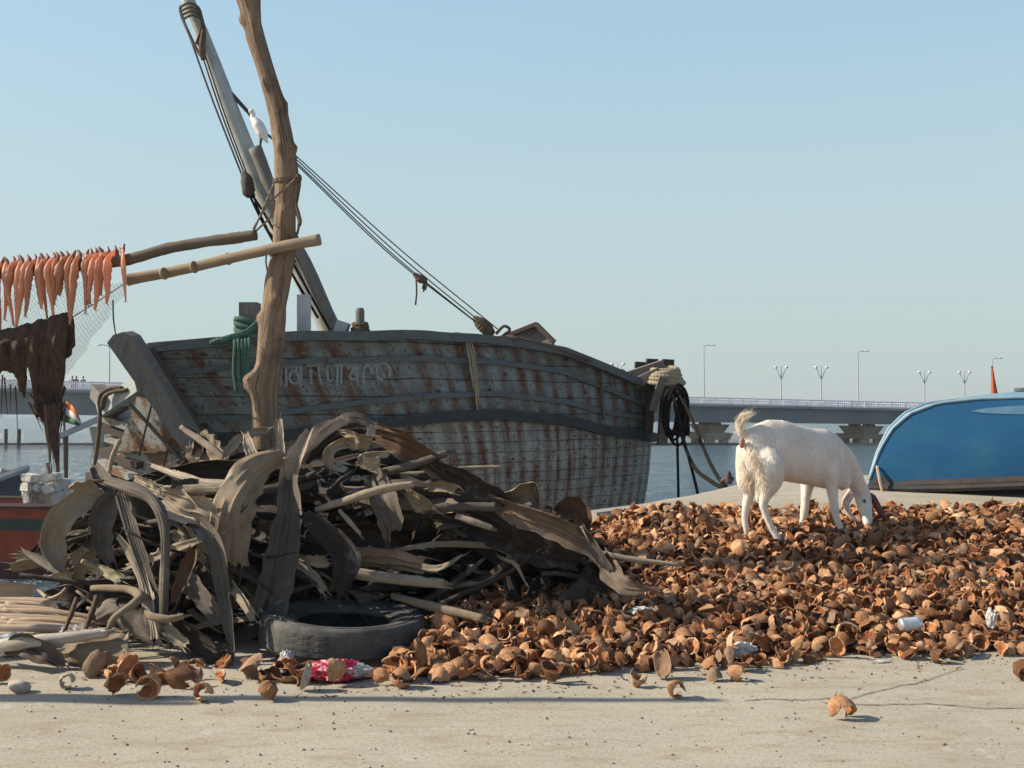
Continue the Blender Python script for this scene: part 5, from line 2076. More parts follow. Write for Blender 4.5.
# the mass of the heap
TOPT = [(45, 560), (60, 520), (90, 492), (110, 482), (150, 478), (180, 466), (210, 456), (260, 444), (300, 448), (350, 440), (395, 446), (430, 464), (470, 486), (520, 506), (570, 520), (600, 556), (640, 590)]
FRT = [(45, 6.2), (100, 5.85), (160, 5.62), (230, 5.62), (300, 5.85), (430, 5.95), (560, 6.0), (640, 5.95)]
rr = random.Random(17)
cols = [(.03, .024, .018), (.035, .028, .022), (.045, .036, .028), (.06, .04, .026), (.07, .056, .043), (.1, .08, .06), (.26, .21, .15)]  # near-black picks put the deep shade of the gaps into the leaf colour
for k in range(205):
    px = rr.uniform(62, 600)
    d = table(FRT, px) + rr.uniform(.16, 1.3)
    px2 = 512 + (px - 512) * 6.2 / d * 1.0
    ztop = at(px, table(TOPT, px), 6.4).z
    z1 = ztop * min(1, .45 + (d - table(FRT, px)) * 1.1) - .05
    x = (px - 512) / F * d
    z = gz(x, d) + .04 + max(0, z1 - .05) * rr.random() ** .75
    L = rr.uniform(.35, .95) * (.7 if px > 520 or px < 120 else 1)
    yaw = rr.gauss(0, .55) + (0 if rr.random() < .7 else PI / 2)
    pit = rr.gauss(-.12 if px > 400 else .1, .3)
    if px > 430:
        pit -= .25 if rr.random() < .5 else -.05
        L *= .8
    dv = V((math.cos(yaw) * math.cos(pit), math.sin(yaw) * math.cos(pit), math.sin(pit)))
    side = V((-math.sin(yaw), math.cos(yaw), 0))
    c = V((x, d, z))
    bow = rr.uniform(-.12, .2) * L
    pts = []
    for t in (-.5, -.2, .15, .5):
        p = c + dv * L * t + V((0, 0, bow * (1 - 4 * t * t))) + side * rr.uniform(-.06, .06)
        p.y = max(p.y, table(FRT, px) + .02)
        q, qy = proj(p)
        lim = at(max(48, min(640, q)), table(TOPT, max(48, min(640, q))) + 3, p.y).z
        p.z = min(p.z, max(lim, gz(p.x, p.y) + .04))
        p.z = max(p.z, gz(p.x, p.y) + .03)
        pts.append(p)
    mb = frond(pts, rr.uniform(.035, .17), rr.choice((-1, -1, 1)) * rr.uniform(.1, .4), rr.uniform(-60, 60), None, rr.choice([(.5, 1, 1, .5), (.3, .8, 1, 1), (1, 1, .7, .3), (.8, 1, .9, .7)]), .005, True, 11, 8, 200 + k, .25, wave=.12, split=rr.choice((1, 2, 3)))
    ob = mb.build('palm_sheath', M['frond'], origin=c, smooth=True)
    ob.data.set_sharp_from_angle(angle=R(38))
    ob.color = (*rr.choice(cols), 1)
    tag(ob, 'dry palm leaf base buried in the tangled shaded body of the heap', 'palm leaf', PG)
# thin stalks, split leaf ribs and twigs tangled through the heap
rr = random.Random(91)
for k in range(70):
    px = rr.uniform(70, 590)
    d = table(FRT, px) + rr.uniform(-.02, .5)
    zt = at(px, table(TOPT, px), 6.4).z
    x = (px - 512) / F * d
    z = gz(x, d) + .05 + max(0, zt * min(1, .55 + (d - table(FRT, px))) - .05) * rr.random() ** .8
    L = rr.uniform(.3, 1.0) * (.6 if px > 500 or px < 110 else 1)
    yaw, pit = rr.gauss(0, .5), rr.gauss(-.05, .4)
    dv = V((math.cos(yaw) * math.cos(pit), math.sin(yaw) * math.cos(pit), math.sin(pit)))
    c = V((x, d, z))
    pts = []
    for t in (-.5, -.15, .2, .5):
        p = c + dv * L * t + V((rr.uniform(-.02, .02), 0, rr.uniform(-.03, .05)))
        p.y = max(p.y, table(FRT, px) - .06)
        q, qy = proj(p)
        qq = max(48, min(640, q))
        p.z = max(min(p.z, at(qq, table(TOPT, qq) - 4, p.y).z), gz(p.x, p.y) + .03)
        pts.append(p)
    if rr.random() < .5:
        mb = MB()
        r_ = rr.uniform(.006, .016)
        mb.tube(pts, [r_, r_ * 1.2, r_ * .9, r_ * .4], 6, n=14, jit=.25)
    else:
        mb = frond(pts, rr.uniform(.02, .05), -.3, rr.uniform(-60, 60), None, (.6, 1, .9, .3), .004, True, 12, 5, 700 + k, .25, wave=.1)
    ob = mb.build('palm_stalk', M['frond'], origin=c, smooth=True)
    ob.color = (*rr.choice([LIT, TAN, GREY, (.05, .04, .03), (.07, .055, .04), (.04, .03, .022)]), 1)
    tag(ob, 'thin dry stalk or leaf strip tangled among the palm leaves of the heap', 'stick', 'stalks and sticks in the palm heap')
# loose litter in the heart of the heap, tint darkened as deep shade
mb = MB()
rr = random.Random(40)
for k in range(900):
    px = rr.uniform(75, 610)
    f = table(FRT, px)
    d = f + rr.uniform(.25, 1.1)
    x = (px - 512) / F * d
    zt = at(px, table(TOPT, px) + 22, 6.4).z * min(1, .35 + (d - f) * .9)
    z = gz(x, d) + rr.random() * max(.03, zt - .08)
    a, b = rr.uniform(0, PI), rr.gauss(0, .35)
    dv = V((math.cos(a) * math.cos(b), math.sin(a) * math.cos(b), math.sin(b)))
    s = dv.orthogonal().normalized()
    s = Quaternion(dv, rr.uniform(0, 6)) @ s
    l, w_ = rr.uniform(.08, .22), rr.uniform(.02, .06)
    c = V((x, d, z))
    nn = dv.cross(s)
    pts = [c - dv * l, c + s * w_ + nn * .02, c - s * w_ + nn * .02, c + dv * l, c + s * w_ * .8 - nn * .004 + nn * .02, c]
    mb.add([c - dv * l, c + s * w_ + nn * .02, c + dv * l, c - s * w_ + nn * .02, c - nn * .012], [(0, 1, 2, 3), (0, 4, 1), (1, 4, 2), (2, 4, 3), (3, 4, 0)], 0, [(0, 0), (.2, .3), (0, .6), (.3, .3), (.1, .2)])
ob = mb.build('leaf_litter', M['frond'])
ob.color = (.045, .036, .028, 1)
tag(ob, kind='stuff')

# bundle of cut sticks, left
rr = random.Random(6)
SG = 'pale sticks in the bundle at the left edge'
for k in range(26):
    y0 = 598 + 1.15 * k + rr.uniform(-3, 3)
    x1 = rr.uniform(92, 132)
    y1 = 610 + .95 * k + rr.uniform(-5, 5)
    d = 6.55 - .034 * k
    a, m_, b = at(rr.uniform(-70, -10) if k % 3 else rr.uniform(-5, 15), y0, d), at(45, (y0 + y1) / 2 + rr.uniform(-4, 4), d), at(x1, y1, d)
    for p in (a, m_, b):
        p.z = max(p.z, gz(p.x, p.y) + .02)
    mb = MB()
    r_ = rr.uniform(.009, .019)
    mb.tube([a, m_, b], [r_, r_ * 1.1, r_ * .7], 7, n=14, jit=.15)
    tag(mb.build('stick', M['stick'], origin=m_, smooth=True), 'long thin pale stick lying in the bundle left of the palm heap', 'stick', SG)
mb = MB()
mb.tube([at(38, 590, 6.3), at(48, 598, 6.25), at(60, 594, 6.2), at(66, 588, 6.2)], .008, 5, n=10)
mb.tube([at(40, 591, 6.3), at(46, 597, 6.25)], .01, 5)
tag(mb.build('twig', M['stick'], origin=at(50, 597, 6.25)), 'thin crooked twig rising from the back of the stick bundle', 'twig')
# ------------------------------------------------------------------ tyre
def tyre_mat():
    m = NT('old_rubber')
    ob = m.coords('Object')
    n = m.noise(ob, 6, 5, .65)
    n2 = m.noise(ob, 40, 4, .7)
    c = m.mix(m.ramp(n, [(.4, 0.0), (.65, 1.0)]), (.045, .05, .05), (.12, .115, .1))
    c = m.mix(m.ramp(n2, [(.6, 0.0), (.72, .6)]), c, (.2, .18, .15))
    return m.fin(c, .8, m.bump(n2, .4, .004), .3)


M['tyre'] = tyre_mat()
tc = V(((343 - 512) / F * 5.72, 5.72, 0))
tyre = thing('tyre', 'worn black tyre lying flat on the concrete in front of the palm heap', 'tyre', tc)
RO, RI, HT = .425, .235, .17
rot = Matrix.Rotation(R(3), 3, 'Y') @ Matrix.Rotation(R(.5), 3, 'X')


def ringprof(prof, seg, mb, groove=None):
    vs = []
    for i in range(seg):
        a = 2 * PI * i / seg
        for j, (r, z) in enumerate(prof):
            rr_ = r
            if groove:
                rr_ -= groove(i, j)
            vs.append(tc + rot @ V((math.cos(a) * rr_, math.sin(a) * rr_, z)) + V((0, 0, .015)))
    n = len(prof)
    fs = [(i * n + j, ((i + 1) % seg) * n + j, ((i + 1) % seg) * n + (j + 1) % n, i * n + (j + 1) % n) for i in range(seg) for j in range(n)]
    mb.add(vs, fs)
    return mb


prof = [(RI, .035), (RI + .025, .02), (RI + .07, .004), (RO - .06, 0), (RO - .02, .012), (RO - .004, .03), (RO, .06), (RO, .13), (RO - .004, .16), (RO - .02, .178), (RO - .06, HT), (RI + .07, HT - .004), (RI + .025, HT - .02), (RI, HT - .035),
        (RI + .02, HT - .05), (RI + .08, HT - .03), (RO - .05, HT - .03), (RO - .03, .1), (RO - .05, .03), (RI + .08, .03), (RI + .02, .05)]
ringprof(prof, 96, MB()).build('carcass', M['tyre'], tyre, smooth=True)
for zr_ in (.045, .075, .105, .135):
    ringprof([(RO - .004, zr_ - .011), (RO + .002, zr_ - .009), (RO + .002, zr_ + .009), (RO - .004, zr_ + .011)], 96, MB(), lambda i, j: .003 * (i % 3 == 0)).build('tread_rib', M['tyre'], tyre)

ringprof([(RO - .075, HT - .002), (RO - .07, HT + .005), (RO - .064, HT - .003)], 80, MB()).build('sidewall_rib', M['tyre'], tyre, smooth=True)

# ------------------------------------------------------------------ husk shells
def husk_mesh(seed, kind):
    r = random.Random(seed)
    a, c = r.uniform(.055, .074), r.uniform(.075, .115)
    th = r.uniform(.012, .02)
    if kind == 'curl':
        p0, p1, t0, t1 = 0, R(r.uniform(130, 265)), R(90 - r.uniform(26, 46)), R(90 + r.uniform(26, 46))
    elif kind == 'cup':
        p0, p1, t0, t1 = 0, 2 * PI * .92, R(12), R(r.uniform(60, 90))
    elif kind == 'ring':
        p0, p1, t0, t1 = 0, 2 * PI * r.uniform(.78, .93), R(68), R(112)
    elif kind == 'lune':
        p0, p1, t0, t1 = 0, R(r.uniform(55, 105)), R(8), R(r.uniform(130, 172))
    else:
        p0, p1, t0, t1 = 0, R(r.uniform(75, 150)), R(20), R(r.uniform(100, 155))
    nu, nv = (12, 5) if kind in ('cup', 'ring', 'curl') else (7, 8)
    curl = r.uniform(-.25, .35)
    outer, inner = [], []
    off = V((seed * 7.1, 0, 0))
    for i in range(nu + 1):
        for j in range(nv + 1):
            u, v = i / nu, j / nv
            ed = min(u, 1 - u, v, 1 - v)
            ph = lerp(p0, p1, u)
            # ragged tips: narrow towards the poles in lunes
            if kind == 'lune':
                mid = (p0 + p1) / 2
                ph = mid + (ph - mid) * (.35 + .65 * math.sin(PI * v))
            th_ = lerp(t0, t1, v)
            if kind == 'curl':
                th_ = PI / 2 + (th_ - PI / 2) * (.18 + .82 * math.sin(PI * u) ** .7) + .25 * curl * math.cos(u * 4)
            jit = .42 * mnoise.noise(V((u * 5, v * 5, seed * 1.3))) if ed < .01 else 0
            th_ += jit
            ph += jit * .6
            rad = 1 + .16 * mnoise.noise(V((math.cos(ph) * 1.6, math.sin(ph) * 1.6, th_ * 1.3)) + off) + .07 * mnoise.noise(V((math.cos(ph) * 4, math.sin(ph) * 4, th_ * 3)) + off) + curl * (v - .5) ** 2 * 2
            p = V((math.sin(th_) * math.cos(ph) * a, math.sin(th_) * math.sin(ph) * a, math.cos(th_) * c)) * rad
            outer.append(p)
            k = th * (1 + .6 * mnoise.noise(p * 60 + off)) * (.45 if ed < .01 else 1)
            q = p * (1 - k / max(p.length, .02))
            inner.append(q)
    n = nv + 1
    o = len(outer)
    fs, ms = [], []
    for i in range(nu):
        for j in range(nv):
            k = i * n + j
            fs.append((k, k + n, k + n + 1, k + 1))
            ms.append(0)
            fs.append((o + k, o + k + 1, o + k + n + 1, o + k + n))
            ms.append(1)
    for j in range(nv):
        for i in (0, nu):
            k = i * n + j
            fs.append((k, k + 1, o + k + 1, o + k))
            ms.append(2)
    for i in range(nu):
        for j in (0, nv):
            k = i * n + j
            fs.append((k, o + k, o + k + n, k + n))
            ms.append(2)
    vs = outer + inner
    # loose fibre strands hanging from the torn rim
    for q in range(9):
        i = r.randrange(nu + 1)
        b = outer[i * n + (0 if r.random() < .5 else nv)]
        d_ = (V((r.uniform(-1, 1), r.uniform(-1, 1), r.uniform(-.4, 1)))).normalized() * r.uniform(.015, .05)
        s = d_.orthogonal().normalized() * .003
        z = len(vs)
        vs += [b - s, b + s, b + d_]
        fs.append((z, z + 1, z + 2))
        ms.append(1)
    cen = sum(vs, V((0, 0, 0))) / len(vs)
    vs = [p - cen for p in vs]
    return vs, fs, ms


KINDS = ['lune', 'curl', 'curl', 'half', 'curl', 'cup', 'half', 'curl', 'ring', 'curl', 'lune', 'half', 'cup', 'curl', 'lune', 'curl', 'curl', 'half', 'curl', 'curl', 'ring', 'curl']
HV = [husk_mesh(100 + i, k) for i, k in enumerate(KINDS)]
HM = []
for vs, fs, ms in HV:
    mb = MB()
    mb.add(vs, fs, ms)
    me = mb.mesh('husk', V((0, 0, 0)), True)
    for m_ in M['husk']:
        me.materials.append(m_)
    at_ = me.attributes.new('tone', 'FLOAT', 'POINT')
    at_.data.foreach_set('value', [0.0] * len(me.vertices))
    try:
        me.set_sharp_from_angle(angle=R(40))
    except Exception:
        pass
    HM.append(me)

FRONT = [(235, 676), (300, 688), (340, 690), (380, 684), (430, 684), (520, 682), (620, 674), (700, 668), (745, 672), (800, 664), (840, 660), (960, 660), (1030, 655), (1200, 652)]
LEFTB = [(470, 600), (560, 590), (590, 480), (630, 425), (655, 400), (668, 290), (690, 240)]


def in_bed(x, y):
    px, py = proj(V((x, y, gz(x, y))))
    if py > table(FRONT, px) or px < table(LEFTB, py):
        return None
    if y > min(7.9, table(EDGE, x) - .35):
        return None
    dfront = (table(FRONT, px) - py) / 40.0
    dleft = (px - table(LEFTB, py)) / 60.0
    return max(0, min(1, min(dfront, dleft + .25)))


rr = random.Random(77)
pts = []
STEP = .054
yy = 4.6
while yy < 8.0:
    xx = -1.6
    while xx < 5.2:
        x, y = xx + rr.uniform(-.5, .5) * STEP, yy + rr.uniform(-.5, .5) * STEP
        b = in_bed(x, y)
        q_ = proj(V((x, y, 0)))
        if 292 < q_[0] < 384 and q_[1] > 640:
            b = None
        if b is not None and (x / y * F + 512) < 1180:
            if not (math.hypot(x - tc.x, y - tc.y) < RO + .05):
                h = .1 * sstep(0, 1, b) + .03 * mnoise.noise(V((x * 1.6, y * 1.6, 5))) * b
                if not (b < .2 and rr.random() < .25):
                    pts.append((x, y, gz(x, y) + max(0, h) + rr.uniform(.015, .06), b))
        xx += STEP
    yy += STEP
pts.sort(key=lambda p: p[1])
inframe = [p for p in pts if abs(p[0] / p[1] * F) < 530 and not (p[1] > 5.6 and p[0] / p[1] * F + 512 < 560)]
near = set(map(id, inframe[:240]))
HG = 'broken coconut husks spread on the ground'
stuff = MB()
tones = []


def rrot(r, flat=.6):
    q = Quaternion((0, 0, 1), r.uniform(0, 2 * PI)) @ Quaternion((1, 0, 0), r.uniform(0, 2 * PI)) @ Quaternion((0, 1, 0), r.uniform(0, 2 * PI))
    return q


nind = 0
for p in pts:
    k = rr.randrange(len(HV))
    q = rrot(rr)
    s = rr.uniform(.42, .72)
    if rr.random() < .12:
        s *= 1.3
    if id(p) in near:
        ob = bpy.data.objects.new('coconut_husk', HM[k])
        COL.objects.link(ob)
        ob.rotation_mode = 'QUATERNION'
        ob.rotation_quaternion = q
        ob.scale = (s, s, s)
        ob.location = (p[0], p[1], p[2])
        zmin = min((q @ v).z for v in HV[k][0]) * s
        base = gz(p[0], p[1])
        if p[3] < .25:
            ob.location.z = base - zmin - .004 + (.0 if rr.random() < .7 else rr.uniform(0, .04))
        tag(ob, 'broken brown coconut husk in the front part of the wide husk spread', 'coconut husk', HG)
        nind += 1
    else:
        vs, fs, ms = HV[k]
        stuff.add([V(p[:3]) + (q @ v) * s for v in vs], fs, ms)
        tones += [rr.random()] * len(vs)
so_ = stuff.build('husk_spread', M['husk'], smooth=True)
a_ = so_.data.attributes.new('tone', 'FLOAT', 'POINT')
a_.data.foreach_set('value', tones)
try:
    so_.data.set_sharp_from_angle(angle=R(40))
except Exception:
    pass
tag(so_, 'carpet of broken brown coconut husks around and behind the feet of the goat', 'coconut husk', HG, 'stuff')
# brown coir dust bed under the husks
M['coir'] = simple('coir_dust', (.16, .08, .045), (.09, .045, .025), 30, .95, 1.0, .02)
mb = MB()
n1, n2 = 90, 56
grid = {}
for i in range(n1):
    for j in range(n2):
        x, y = lerp(-1.4, 5.0, i / (n1 - 1)), lerp(4.8, 7.95, j / (n2 - 1))
        b = in_bed(x, y)
        z = gz(x, y) - .03
        if b is not None and b > .12:
            z = gz(x, y) + .1 * sstep(.12, 1, b) + .025 * mnoise.noise(V((x * 9, y * 9, 1)))
        grid[i, j] = (x, y, z)
vs = [grid[i, j] for i in range(n1) for j in range(n2)]
mb.add(vs, [(i * n2 + j, (i + 1) * n2 + j, (i + 1) * n2 + j + 1, i * n2 + j + 1) for i in range(n1 - 1) for j in range(n2 - 1)])
tag(mb.build('coir_bed', M['coir'], smooth=True), kind='stuff')

# husks lying on their own on the concrete: px, py (bottom), size px, variant, rotation, label
LONE = [
 (840, 719, 36, 1, (70, 25, 200), 'lone curled husk lying nearest the viewer at lower right on the bare concrete'),
 (675, 698, 25, 8, (90, 0, 15), 'arched husk ring lying alone on the concrete below the middle of the spread'),
 (637, 687, 18, 12, (200, 0, 30), 'small round husk cap just left of the lone arched ring'),
 (271, 701, 21, 5, (30, 20, 60), 'small upright husk cup alone on the concrete below the tyre'),
 (204, 702, 27, 8, (70, 10, -20), 'curved husk ring nearest the viewer on the left part of the concrete'),
 (152, 697, 27, 5, (75, 0, 180), 'open round husk showing its hollow, left of the curved ring'),
 (118, 695, 26, 3, (40, 30, 100), 'spiky upright husk left of the open round one'),
 (97, 678, 27, 6, (150, 30, 10), 'husk leaning on the front of the barrel shaped palm sheath'),
 (182, 688, 30, 9, (60, 40, 240), 'rust brown husk in the row behind the curved ring'),
 (164, 684, 24, 11, (100, 10, 140), 'dark husk behind the open round one'),
 (222, 683, 26, 0, (80, 60, 20), 'hook shaped husk standing right of the rust brown one'),
 (254, 680, 27, 2, (20, 60, 70), 'rust brown husk left of the grey husk below the tyre'),
 (307, 691, 28, 6, (190, 10, 70), 'grey weathered husk lying just below the red plastic bag'),
 (338, 686, 30, 3, (170, 10, 30), 'brown husk lying right beside the grey one below the red bag'),
 (400, 689, 22, 5, (70, 0, -40), 'small husk bowl at the front edge right of the red bag'),
 (735, 680, 24, 8, (90, 0, 60), 'husk hoop standing on edge at the front of the spread by the white scrap'),
 (714, 680, 17, 12, (20, 0, 0), 'short stubby husk left of the standing hoop'),
 (1018, 682, 22, 5, (50, 30, 200), 'rust brown husk cup at the right edge of the photo'),
 (936, 664, 22, 8, (80, 20, 30), 'oval husk loop at the front edge below the silver can'),
 (553, 683, 24, 12, (185, 0, 0), 'rounded tan husk at the middle of the front edge'),
 (663, 678, 30, 6, (190, 30, 120), 'flat tan husk flake just behind the small round cap'),
 (2, 684, 24, 9, (40, 30, 60), 'rust brown husk cut by the left edge of the photo'),
 (69, 690, 22, 8, (85, 5, 10), 'pale bleached husk arch at far left on the concrete'),
]
M['bleached'] = simple('bleached_husk', (.45, .4, .32), (.33, .28, .21), 24, .9)
for k, (px, py, sz, vi, eul, lab) in enumerate(LONE):
    d = 1.25 * F / (py - 408)
    d += .03
    x = (px - 512) / F * d
    me = HM[vi]
    if 'grey weathered' in lab or 'bleached' in lab:
        me = me.copy()
        me.materials.clear()
        me.materials.append(M['bleached'])
        me.materials.append(M['bleached'] if 'bleached' in lab else M['husk'][1])
        me.materials.append(M['bleached'])
    ob = bpy.data.objects.new('coconut_husk', me)
    COL.objects.link(ob)
    from mathutils import Euler
    e_ = Euler([R(a) for a in eul])
    q = e_.to_quaternion()
    ext = max(max((q @ v)[c_] for v in HV[vi][0]) - min((q @ v)[c_] for v in HV[vi][0]) for c_ in (0, 2))
    s = sz / F * d / ext
    ob.rotation_mode = 'QUATERNION'
    ob.rotation_quaternion = q
    ob.scale = (s, s, s)
    zmin = min((q @ v).z for v in HV[vi][0]) * s
    ob.location = (x, d, gz(x, d) - zmin - .003)
    tag(ob, lab, 'coconut husk', HG)
for k in range(34):
    px, py = rr.uniform(88, 420), rr.uniform(655, 684)
    if 296 < px < 384 and py < 678 or (px < 145 and py < 664):
        continue
    d = 1.25 * F / (py - 408)
    x = (px - 512) / F * d
    if math.hypot(x - tc.x, d - tc.y) < RO + .04:
        continue
    vi = rr.randrange(len(HV))
    q = rrot(rr)
    s = rr.uniform(.5, .85)
    ob = bpy.data.objects.new('coconut_husk', HM[vi])
    COL.objects.link(ob)
    ob.rotation_mode = 'QUATERNION'
    ob.rotation_quaternion = q
    ob.scale = (s, s, s)
    ob.location = (x, d, gz(x, d) - min((q @ v).z for v in HV[vi][0]) * s - .003)
    tag(ob, 'brown husk strewn on the concrete in front of the palm heap and tyre', 'coconut husk', HG)
# pale stone
mb = MB()
st = at(20, 690, 4.86)
mb.ell((st.x, 4.86, .026), (.05, .04, .03), Matrix.Rotation(.3, 3, 'Y'), 14, 9)
for v in mb.v:
    v += V((mnoise.noise(v * 22), mnoise.noise(v * 22 + V((9, 0, 0))), mnoise.noise(v * 22 + V((0, 9, 0))))) * .01
tag(mb.build('stone', M['bleached'], origin=(st.x, 4.86, 0), smooth=True), 'pale smooth stone on the concrete at the far left', 'stone')

# post outside the left edge whose long shadow crosses the concrete
for (x, y, hh, lean, lab) in ((-4.3, 4.83, 3.5, .06, 'crooked post standing on the quay beyond the left edge of the photo'), (-5.2, 4.9, 2.6, -.1, 'shorter leaning pole beside the crooked post beyond the left edge')):
    mb = MB()
    mb.tube([(x, y, -.05), (x + .03, y + .02, hh * .4), (x - .02, y + lean * .6, hh * .75), (x, y + lean, hh)], [.05, .045, .04, .03], 10, n=24, jit=.15)
    tag(mb.build('wooden_post', M['pole_wood'], origin=(x, y, 0), smooth=True), lab, 'post')

# grit and specks on the concrete
M['grit'] = simple('grit', (.1, .075, .055), (.2, .16, .12), 40, .9)
mb = MB()
rr = random.Random(12)
for k in range(1500):
    y = 3.4 + 2.4 * rr.random() ** 1.2
    x = rr.uniform(-.52, .52) * y
    if in_bed(x, y):
        continue
    r_ = .0025 + .007 * rr.random() ** 4
    z = gz(x, y)
    pts_ = []
    for i in range(6):
        a = i * PI / 3 + rr.uniform(-.3, .3)
        pts_.append(V((x + math.cos(a) * r_ * rr.uniform(.7, 1.4), y + math.sin(a) * r_ * rr.uniform(.7, 1.4), z - .001)))
    top = V((x, y, z + r_ * .9))
    mb.add(pts_ + [top], [(i, (i + 1) % 6, 6) for i in range(6)])
tag(mb.build('grit', M['grit']), kind='stuff')
# loose husk crumbs and fibre along the front of the spread
mb = MB()
for k in range(420):
    px = rr.uniform(60, 1040)
    py = table(FRONT, max(235, px)) + rr.gauss(-2, 6) + abs(rr.gauss(0, 5))
    if py < 560 or (px < 235 and rr.random() < .6):
        continue
    y = 1.25 * F / (py - 408)
    x = (px - 512) / F * y
    z = gz(x, y)
    l, w_, a = rr.uniform(.006, .03), rr.uniform(.002, .007), rr.uniform(0, 2 * PI)
    dv = V((math.cos(a), math.sin(a), rr.uniform(0, .4)))
    s_ = V((-math.sin(a), math.cos(a), rr.uniform(-.3, .3)))
    c = V((x, y, z + .001))
    mb.add([c - dv * l * .3 + s_ * w_, c - dv * l * .3 - s_ * w_, c + dv * l, c + V((0, 0, w_ * 1.2))], [(0, 1, 3), (1, 2, 3), (2, 0, 3), (0, 2, 1)], 0)
tag(mb.build('husk_crumbs', [simple('crumb', (.2, .11, .06), (.12, .06, .035), 60, .9)]), kind='stuff')
# crack in the concrete
M['crack'] = simple('crack_dirt', (.17, .14, .105), (.25, .21, .16), 40, .95)
for cr in ([(848, 698), (868, 692), (890, 686), (912, 682), (930, 678), (948, 672), (962, 668)], [(846, 703), (880, 704), (915, 703), (950, 704), (985, 707), (1030, 707)], [(742, 699), (770, 697), (800, 698), (826, 697)]):
    mb = MB()
    vs = []
    P_ = []
    for px, py in cr:
        d = 1.25 * F / (py - 408)
        P_.append(V(((px - 512) / F * d, d, 0)))
    P_ = smooth_path(P_, 60)
    for i, p in enumerate(P_):
        j = V((mnoise.noise(V((p.x * 14, i * .1, 2))), mnoise.noise(V((p.x * 14, 5, i * .1))), 0)) * .012
        w_ = .004 * abs(mnoise.noise(V((i * .35, 1, 1)))) + .0015
        for s in (-1, 1):
            q = p + j + V((0, s * w_ * 2.2, 0))
            q.z = gz(q.x, q.y) + .004
            vs.append(q)
    mb.add(vs, [(2 * i, 2 * i + 1, 2 * i + 3, 2 * i + 2) for i in range(59)])
    tag(mb.build('ground_crack', M['crack']), kind='structure')

# ------------------------------------------------------------------ litter: red bag, can, white scraps
def crumple(name, c, size, mats, seed, amp=.35, lab='', cat='', fn=None, flat=1):
    bm = bmesh.new()
    bmesh.ops.create_icosphere(bm, subdivisions=4, radius=1)
    o = V((seed * 3.3, 0, 0))
    for v in bm.verts:
        n = v.co.normalized()
        k = 1 + amp * mnoise.noise(n * 1.6 + o) + amp * .8 * (abs(mnoise.noise(n * 4 + o)) - .3) + amp * .35 * mnoise.noise(n * 11 + o)
        v.co = V((n.x * size[0], n.y * size[1], n.z * size[2])) * k
    me = bpy.data.meshes.new(name)
    bm.to_mesh(me)
    bm.free()
    for m_ in mats:
        me.materials.append(m_)
    for p in me.polygons:
        p.use_smooth = False
        if fn:
            p.material_index = fn(p.center)
    zmin = min(v.co.z for v in me.vertices)
    ob = bpy.data.objects.new(name, me)
    COL.objects.link(ob)
    ob.location = (c[0], c[1], c[2] - zmin * .8)
    return tag(ob, lab, cat)


def bag_mat():
    m = NT('red_plastic')
    ob = m.coords('Object')
    n = m.noise(m.mapping(ob, (1, 1, 1.6)), 22, 3, .5, .6)
    c = m.mix(m.ramp(n, [(.54, 0.0), (.57, 1.0)]), (.4, .02, .055), (.55, .3, .32))
    return m.fin(c, .35, m.bump(m.noise(ob, 40, 3), .4, .004), .5)


M['bag'] = bag_mat()
M['white_plastic'] = simple('white_plastic', (.55, .55, .53), (.38, .38, .37), 20, .35, .4)
d = 5.08
c = at(338, 672, d)
crumple('plastic_bag', (c.x, d, gz(c.x, d)), (.125, .07, .055), [M['bag'], M['white_plastic']], 3, .4, 'crumpled red and white plastic bag in front of the tyre', 'plastic bag',
        lambda p: 1 if p.x > .085 else 0)
c = at(287, 668, 5.25)
crumple('plastic_scrap', (c.x, 5.25, gz(c.x, 5.25)), (.035, .03, .055), [M['white_plastic']], 5, .5, 'whitish plastic scrap standing at the left front of the tyre', 'plastic scrap')
c = at(744, 668, 5.45)
crumple('plastic_scrap', (c.x, 5.45, gz(c.x, 5.45) + .03), (.055, .04, .035), [M['white_plastic']], 7, .6, 'torn white plastic wrapper at the front edge of the husks', 'plastic scrap')
c = at(978, 624, 5.75)
crumple('plastic_scrap', (c.x, 5.6, gz(c.x, 5.6) + .13), (.022, .03, .045), [M['white_plastic']], 9, .5, 'small white scrap among the husks right of the silver can', 'plastic scrap')
c = at(882, 662, 5.43)
crumple('plastic_scrap', (c.x, c.y, gz(c.x, c.y)), (.04, .02, .006), [M['white_plastic']], 11, .4, 'flat white chip on the concrete before the husks', 'plastic scrap')
c = at(640, 574, 5.9)
crumple('plastic_scrap', (c.x, 5.9, gz(c.x, 5.9) + .13), (.06, .05, .02), [M['white_plastic']], 13, .5, 'pale plastic sheet scrap beside the leaf sheet at the right toe', 'plastic scrap')
c = at(12, 655, 5.6)
crumple('plastic_bag', (c.x, 5.6, gz(c.x, 5.6)), (.16, .1, .05), [M['white_plastic']], 15, .5, 'crumpled clear white plastic bag on the ground at the left edge', 'plastic bag')
c = at(75, 650, 5.7)
crumple('plastic_bag', (c.x, 5.7, gz(c.x, 5.7)), (.1, .08, .06), [M['white_plastic']], 17, .5, 'crumpled white plastic behind the barrel shaped sheath', 'plastic bag')
